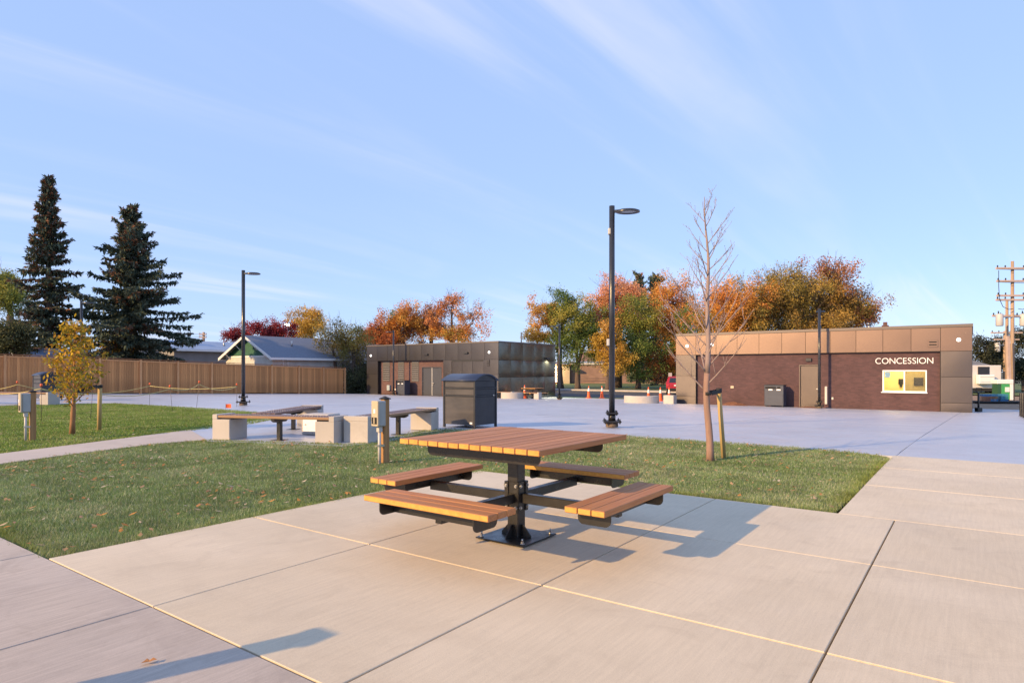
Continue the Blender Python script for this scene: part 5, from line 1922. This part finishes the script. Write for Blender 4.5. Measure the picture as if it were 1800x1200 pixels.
M_FARBR = brick_mat('pink_brick', (.29, .185, .155), (.26, .165, .14), (.25, .18, .155), .4, .2)
M_COPPERTRIM = mat('rust_trim', (.30, .13, .06), .6)
M_DOORLIT = emit('lit_door_pane', (1, .88, .66), 1.1)
M_WINLIT = emit('lit_window_pane', (1, .90, .64), .75)
M_LAMPON2 = emit('lit_entrance_lens', (1, .85, .55), 12.0)
far_building()


# ------------------------------------------------------------------ traffic cones, ring walls, table by the dark building
def cone(loc, label, H=.72):
    t = thing('traffic_cone', label, 'cone', loc, .3, 'orange traffic cones')
    MB().box(-.19, .19, -.19, .19, 0, .035, .01).build('base', M_ORANGE, t)
    MB().lathe([(.14, .036), (.035, H), (.03, H + .01), (.001, H + .01)], 16).build('cone_body', M_ORANGE, t)
    MB().lathe([(.14 - .105 * .58 + .004, H * .58), (.14 - .105 * .84 + .004, H * .84)], 16).build('collar', M_REFL, t)
    return t


c0 = cone((6.0, 49.6, float(G(6.0, 49.6)) - .01), 'left one of the two orange cones standing alone left of the near lamp post', .95)
for (x, y, lb) in [(7.15, 50.4, 'orange cone close to the left side of the near lamp post'),
                   (.93, 46.6, 'orange cone in front of the right wall of the dark metal building'),
                   (9.47, 44.0, 'left cone of the three at the curved wall beside the concession'),
                   (10.3, 44.0, 'middle cone of the three at the curved wall beside the concession'),
                   (10.80, 43.6, 'right cone of the three, partly behind the concrete block by the concession')]:
    dup(c0, (x, y, float(G(x, y)) - .01), .2, lb, 'orange traffic cones')


def ring_wall(u, v, r, a0, a1, label, hgt=.45):
    x, y = W(u, v)
    t = thing('curved_wall', label, 'low wall', (x, y, float(G(x, y)) - .02), 0, 'low concrete seat walls')
    MB().lathe([(r - .35, 0), (r - .35, hgt - .02), (r - .33, hgt), (r - .02, hgt), (r, hgt - .02), (r, 0)], 24, a0=a0, a1=a1, smooth=False).build('wall', M_BLOCK, t)
    return t


ring_wall(-16.2, 35.6, 1.05, R(180), R(345), 'low curved concrete wall just left of the concession')
ring_wall(-26.2, 36.1, .80, R(175), R(365), 'low curved concrete wall in front of the right wall of the dark building')
ring_wall(-31.2, 6.6, 1.2, R(175), R(340), 'low curved concrete wall at the left edge behind the left lawn')


def block(u, v, w, d, hgt, label):
    t = thing('concrete_block', label, 'concrete block', Wz(u, v, -.02), RZ, 'concrete seat blocks')
    MB().box(0, w, 0, d, 0, hgt, .012).build('block', M_BLOCK, t)


block(-14.72, 35.4, .62, .5, .50, 'square concrete block touching the left corner of the concession')
bench((-28.15, 35.3), (-26.2, 35.9), 'far slatted bench along the right wall of the dark building', legs=(), studs=False, group=GB)
bench((-26.1, 36.2), (-24.3, 36.4), 'far slatted bench at the lamp post beside the dark building', legs=(.5,), studs=False, group=GB)
bench((-32.6, 6.5), (-27.6, 8.8), 'long slatted bench at the left edge behind the left lawn', legs=(.45,), studs=False, group=GB)
dup(table, Wz(-25.9, 38.2, -.01), RZ, 'far picnic table in front of the right wall of the dark building')
bb = big_bin(Wz(-32.9, 10.0), RZ, 'recycling bin half hidden behind the young yellow tree')


# ------------------------------------------------------------------ red car across the plaza
def car(loc, rz):
    t = thing('parked_car', 'red sport utility car seen from behind beside the concession corner', 'car', loc, rz)
    # local: x across (width 1.9), y forward, rear at y=0
    w = .93
    prof = [(0.02, .45), (-.02, .62), (.0, .98), (.06, 1.05), (.45, 1.62), (.75, 1.70), (2.6, 1.70), (3.35, 1.15), (4.45, 1.02), (4.6, .85), (4.62, .45), (4.0, .32), (.5, .32)]
    body = MB()
    n = len(prof)
    inset = lambda z: w if z < 1.06 else w - .20 * (z - 1.06) / .64
    L = [(-inset(z), y, z) for y, z in prof]; Rr = [(inset(z), y, z) for y, z in prof]
    body.add(L + Rr, [tuple(range(n)), tuple(reversed(range(n, 2 * n)))])
    o = len(body.v) - 2 * n
    for i in range(n):
        j = (i + 1) % n
        body.f.append((o + j, o + i, o + n + i, o + n + j)); body.s.append(False); body.m.append(0)
    b = body.build('body', M_RED, t)
    md = b.modifiers.new('soft', 'BEVEL'); md.width = .05; md.segments = 2
    MB().add([(-.70, .105, 1.12), (.70, .105, 1.12), (.60, .40, 1.56), (-.60, .40, 1.56)], [(0, 1, 2, 3)]).build('rear_window', M_DGLASS, t)
    for s in (-1, 1):
        MB().box(s * .80 - .11, s * .80 + .11, -.035, .02, .78, .98, .02).build('tail_light', M_TAIL, t)
        gl = MB().add([(s * .925, .75, 1.14), (s * .925, 2.9, 1.14), (s * .78, 2.5, 1.58), (s * .79, .95, 1.58)], [(0, 1, 2, 3)])
        gl.build('side_window', M_DGLASS, t)
        for yy in (.85, 3.75):
            wh = MB().cyl((s * .72, yy, .34), (s * .945, yy, .34), .34, n=22).build('wheel', M_TYRE, t)
            MB().cyl((s * .9455, yy, .34), (s * .955, yy, .34), .21, n=16).build('rim', M_GALV, wh)
    MB().box(-.26, .26, -.045, -.02, .82, .95).build('licence_plate', M_PLATE, t)
    MB().box(-.92, .92, -.07, .10, .40, .62, .03).build('bumper', M_STRAP, t)


M_TAIL = mat('tail_light_lens', (.55, .05, .06), .2)
car((14.95, 57.5, -.98), R(-14))


def sign_post():
    t = thing('street_sign', 'white rectangular sign plate on a post above the red car', 'sign', (14.7, 59.0, -.95), R(5))
    MB().cyl((0, 0, 0), (0, 0, 1.99), .03, n=8).build('post', M_PIPE, t)
    MB().box(-.17, .17, -.04, -.031, 1.48, 1.99, .004).build('plate', M_OFFW, t)


sign_post()


# ------------------------------------------------------------------ poles and wires
def power_pole(loc, H, label, arms, transf=(), r=.16, rz=0.0):
    t = thing('power_pole', label, 'power pole', loc, rz, 'wooden power poles')
    MB().tube([(0, 0, 0), (0, 0, H)], [r, r * .72], 12).build('pole', M_UTIL, t)
    for z, half in arms:
        a = MB().box(-half, half, -r - .11, -r + .02, z, z + .13, .008).build('crossarm', M_ARM, t)
        for sx in (-.92, -.5, .5, .92):
            x = sx * half
            MB().lathe([(.03, 0), (.055, .03), (.03, .06), (.055, .09), (.03, .14), (.001, .16)], 8, (x, -r - .05, z + .131)).build('insulator', M_STRAP, a)
    for (x, z) in transf:
        q = MB().lathe([(.001, 0), (.20, 0), (.23, .05), (.23, .80), (.19, .86), (.001, .88)], 18, (x, -.05, z)).build('transformer', M_TRANSF, t)
        MB().lathe([(.03, .87), (.05, .92), (.03, .97), (.05, 1.02), (.001, 1.08)], 8, (x - .08, -.05, z)).build('bushing', M_STRAP, q)
        MB().box(min(0, x), max(0, x), -.10, -.03, z + .6, z + .66).build('bracket', M_GALV, q)
    return t


M_ARM = mat('crossarm_wood', (.55, .42, .36), .8, var=(.45, .34, .29), vscale=3)
power_pole((35.5, 45, -.95), 9.95, 'tallest wooden power pole with crossarms at the right edge', [(9.35, 1.3), (8.45, 1.25), (7.42, 1.25), (7.12, 1.3)], [(-.95, 5.35), (.75, 5.35)], .135)
power_pole((36.05, 46.2, -.95), 7.4, 'shorter wooden pole standing against the tallest power pole', [(6.1, 1.2)], [], .125)
power_pole((47.4, 61, -.95), 6.0, 'far brown power pole between the trailer and the tallest pole', [(5.75, 1.5), (5.1, 1.2)], [(-.75, 4.0)], .17)
power_pole((-41.8, 86, -.95), 7.4, 'thin far power pole above the grey house roof', [(7.0, .5), (6.6, .5)], [], .22)
pp = thing('guard_post', 'pale square timber leaning against the foot of the power poles', 'post', (34.7, 44.2, -.95), 0)
MB().box(-.10, .10, -.08, .08, 0, 4.6, .01).xf(Matrix.Rotation(R(-2), 4, 'Y')).build('timber', M_ARM, pp)


def wires():
    spec = [((-41.9, 85.9, 6.2), (-95, 92, 7.2), .8, 'upper thin wire running left from the far pole'), ((-41.9, 85.9, 5.8), (-95, 92, 6.6), .9, 'middle thin wire running left from the far pole'),
            ((-41.9, 85.9, 5.5), (-62, 70, 4.0), .5, 'thin wire sloping down from the far pole to the spruce'),
            ((-70, 84, 4.2), (20, 100, 4.4), 1.0, 'lowest thin wire passing behind the grey house roof'),
            ((34.3, 44.8, 8.4), (62, 40, 8.6), .5, 'upper wire leaving the tallest power pole to the right'), ((34.3, 44.8, 7.5), (62, 40, 7.6), .6, 'lower wire leaving the tallest power pole to the right'),
            ((46.0, 60.8, 4.4), (30, 66, 3.9), .3, 'wire running left from the far brown power pole')]
    for a, b, s, lb in spec:
        a, b = Vector(a), Vector(b)
        pts = []
        for q in np.linspace(0, 1, 11):
            p = a.lerp(b, q); p.z -= s * 4 * q * (1 - q); pts.append(p)
        o = MB().tube(pts, .016, 4).build('wire', M_WIRE)
        tag(o, lb, 'wire', 'overhead wires')
    # looped leads on the tall pole
    for sx, lb in ((-1, 'black looping lead left of the tallest power pole'), (1, 'black looping lead right of the tallest power pole')):
        pts = [Vector((35.5 + sx * p[0], 44.7, p[1])) for p in ((1.2, 8.3), (1.2, 7.2), (1.15, 6.3), (.9, 5.75), (.5, 5.55), (.18, 5.6))]
        o = MB().tube(pts, .022, 5).build('wire', M_WIRE)
        tag(o, lb, 'wire', 'overhead wires')


wires()


def street_lamp():
    t = thing('street_lamp', 'distant lit street lamp on a curved arm above the crimson tree', 'street lamp', (-33.4, 80.2, -.95), 0)
    MB().tube([(0, 0, 0), (0, 0, 6.4)], [.10, .07], 8).build('pole', M_PIPE, t)
    MB().tube([(0, 0, 6.4), (.9, 0, 6.9), (2.2, 0, 7.5), (3.4, 0, 7.9), (4.6, 0, 8.1)], .045, 6).build('arm', M_PIPE, t)
    h = MB().lathe([(.001, .12), (.25, .08), (.34, 0), (.001, -.01)], 14, (5.0, 0, 8.05)).build('lamp_head', M_PIPE, t)
    MB().lathe([(.30, -.012), (.26, -.12), (.001, -.2)], 14, (5.0, 0, 8.05)).build('lens', M_LAMPON, h)


street_lamp()


# ------------------------------------------------------------------ right side: trailer, cabinet, crates, stand, bollards
def trailer():
    x, y, z = 43.4, 60.0, -.97
    t = thing('white_trailer', 'white office trailer with a wall air unit right of the concession', 'trailer', (x, y, z), R(-4))
    MB().box(-.4, 2.75, 0, 6, .55, 2.72, .04).build('body', M_TRAILW, t)
    MB().prism([(2.725, -.5), (2.725, 2.2), (3.3, .2)], 'y', .6, 6.2).build('roof', M_ROOFB, t)
    MB().box(.62, 1.66, -.05, -.001, 1.85, 2.58, .01).build('window', M_BIND, t)
    a = MB().box(.42, 1.82, -.55, -.052, .95, 1.82, .05).build('air_unit', M_WHITE, t)
    MB().box(.5, 1.74, -.56, -.5505, 1.6, 1.63).build('seam', M_GREYPL, a)
    MB().box(.5, 1.74, -.56, -.5505, 1.12, 1.15).build('seam', M_GREYPL, a)
    MB().box(-.3, 2.65, .05, 5.9, .25, .545).build('chassis', M_STRAP, t)
    for xx in (.0, 2.2):
        MB().cyl((xx, .6, .30), (xx + .25, .6, .30), .30, n=18).build('wheel', M_TYRE, t)
    MB().box(2.05, 2.25, -.2, -.001, .75, .95).build('cable_box', M_CONEY, t)
    c = thing('green_cabinet', 'white and bright green cabinet standing right of the white trailer', 'cabinet', (34.25, 44.0, -.95), R(-5))
    MB().box(-.28, .28, 0, .7, .20, 1.28, .02).build('body', M_GREEN, c)
    MB().box(-.55, .5, -.02, .72, 1.282, 1.58, .02).build('top', M_WHITE, c)
    MB().box(-.05, .24, -.02, -.001, .72, 1.05).build('label_panel', M_WHITE, c)
    MB().box(.285, .50, .0, .7, .15, 1.278, .01).build('side_board', M_WHITE, c)
    MB().box(-.52, -.285, .0, .6, .20, 1.278).build('door_leaf', M_DGREEN, c)
    for sx in (-.25, .15):
        MB().box(sx, sx + .1, .1, .6, 0, .199).build('leg', M_STRAP, c)
    bd = thing('board_platform', 'dark low platform carrying the blue crates by the trailer', 'platform', (31.7, 42.6, -.95), R(-5))
    MB().box(-.4, 2.9, 0, 1.3, .02, .13, .02).build('deck', M_STRAP, bd)
    rs = random.Random(2)
    names = ['lowest', 'middle', 'topmost']
    for ix, (px, col) in enumerate(((31.75, 'left'), (32.25, 'middle'), (32.95, 'right'))):
        for iz in range(3):
            m = M_BLUE if rs.random() < .75 else M_CRATEB
            lb = '%s crate in the %s stack of blue crates by the trailer' % (names[iz], col)
            c = thing('crate', lb, 'crate', (px, 42.75, -.815 + iz * .165), R(-5), 'stacked blue crates by the trailer')
            q = MB()
            for zz in (.0, .055, .11):
                q.box(0, .46, 0, .02, zz, zz + .035).box(0, .46, .38, .40, zz, zz + .035).box(0, .02, .02, .38, zz, zz + .035).box(.44, .46, .02, .38, zz, zz + .035)
            for xx in (0, .21, .43):
                q.box(xx, xx + .03, -.012, -.001, 0, .145)
            q.build('slatted_side', m, c)
            MB().box(.02, .44, .02, .38, .0, .015).build('bottom', m, c)
    s = thing('standpipe', 'black jacked stand with a foot at the right corner of the concession', 'stand', (22.8, 31.0, float(G(22.8, 31.0))), 0)
    MB().cyl((0, 0, 0), (0, 0, .95), .045, n=10).build('post', M_BLACK, s)
    MB().box(-.12, .12, -.12, .12, 0, .2, .02).build('foot', M_BLACK, s)
    hd = MB().tube([(0, 0, .9), (-.12, 0, 1.0), (-.12, 0, 1.15), (.16, 0, 1.15), (.16, 0, .98), (0, 0, .9)], .025, 6).build('handle', M_BLACK, s)


M_TRAILW = mat('trailer_white', (.72, .68, .66), .5, var=(.64, .60, .58), vscale=.8)
M_CONEY = mat('yellow_plastic', (.75, .50, .05), .5)
M_CRATEB = mat('rusty_crate', (.30, .13, .08), .6)
M_DGREEN = mat('dark_green_leaf', (.03, .10, .05), .5)
trailer()


def bollards():
    lb = ['nearest', 'second', 'third', 'farthest']
    b0 = None
    for i, (u, v) in enumerate(((1.62, 30.0), (1.62, 31.2), (1.62, 32.4), (1.62, 33.6))):
        l = lb[i] + ' black bollard of the row at the right edge'
        if b0 is None:
            b0 = thing('bollard', l, 'bollard', Wz(u, v, -.02), 0, 'black bollards at the right edge')
            MB().lathe([(.065, 0), (.065, .93), (.058, .96), (.04, .98), (.001, .985)], 16).build('post', M_BLACK, b0)
            MB().lathe([(.10, 0), (.10, .02), (.066, .03)], 16).build('base_ring', M_BLACK, b0)
        else:
            dup(b0, Wz(u, v, -.02), 0, l, 'black bollards at the right edge')


bollards()


def mulch_heap():
    nr = np.random.RandomState(9)
    for (u, v, r, h, lb) in ((-10.9, 36.15, .75, .22, 'small heap of brown mulch at the foot of the concession wall left of the bin'), (-6.9, 36.1, .6, .07, 'thin spill of brown mulch before the concession door')):
        n = 14
        q = MB()
        vs = [(0, 0, h)]; fs = []
        for ring, (rr, zz) in enumerate(((.35, .8), (.7, .4), (1.0, 0))):
            for k in range(n):
                a = 6.283 * k / n
                j = 1 + nr.uniform(-.12, .12)
                vs.append((rr * r * j * math.cos(a), rr * r * .5 * j * math.sin(a), h * zz * nr.uniform(.7, 1.2)))
        for k in range(n):
            fs.append((0, 1 + k, 1 + (k + 1) % n))
            for ring in range(2):
                o = 1 + ring * n
                fs.append((o + k, o + n + k, o + n + (k + 1) % n, o + (k + 1) % n))
        q.add(vs, fs)
        o = q.build('mulch_heap', M_MULCH, None, None, Wz(u, v, -.01), RZ)
        tag(o, lb, 'mulch')
    sheet('mulch_bed', [(-40.1, 35.95), (-32.9, 35.95), (-32.9, 36.5), (-40.1, 36.5)], 1.0, .01, M_MULCH)


mulch_heap()


M_ARCH = mat('silver_sheet', (.55, .58, .62), .35, .7)
# ------------------------------------------------------------------ arched shed behind the dark building
ash = thing('arched_shed', 'silver arched roof end peeking above the dark metal building', 'shed', (-3.7, 66.0, -.95), R(-20))
aw = [(1.9 * math.cos(q), 3.6 + 1.25 * math.sin(q)) for q in np.linspace(0, math.pi, 15)]
MB().prism([(z, x) for x, z in aw] + [(0, -1.9), (0, 1.9)], 'y', 0, 6, smooth=True).build('shell', M_ARCH, ash)
MB().box(-.8, .8, -.04, -.001, 2.6, 3.9).build('vent_panel', M_OFFW, ash)
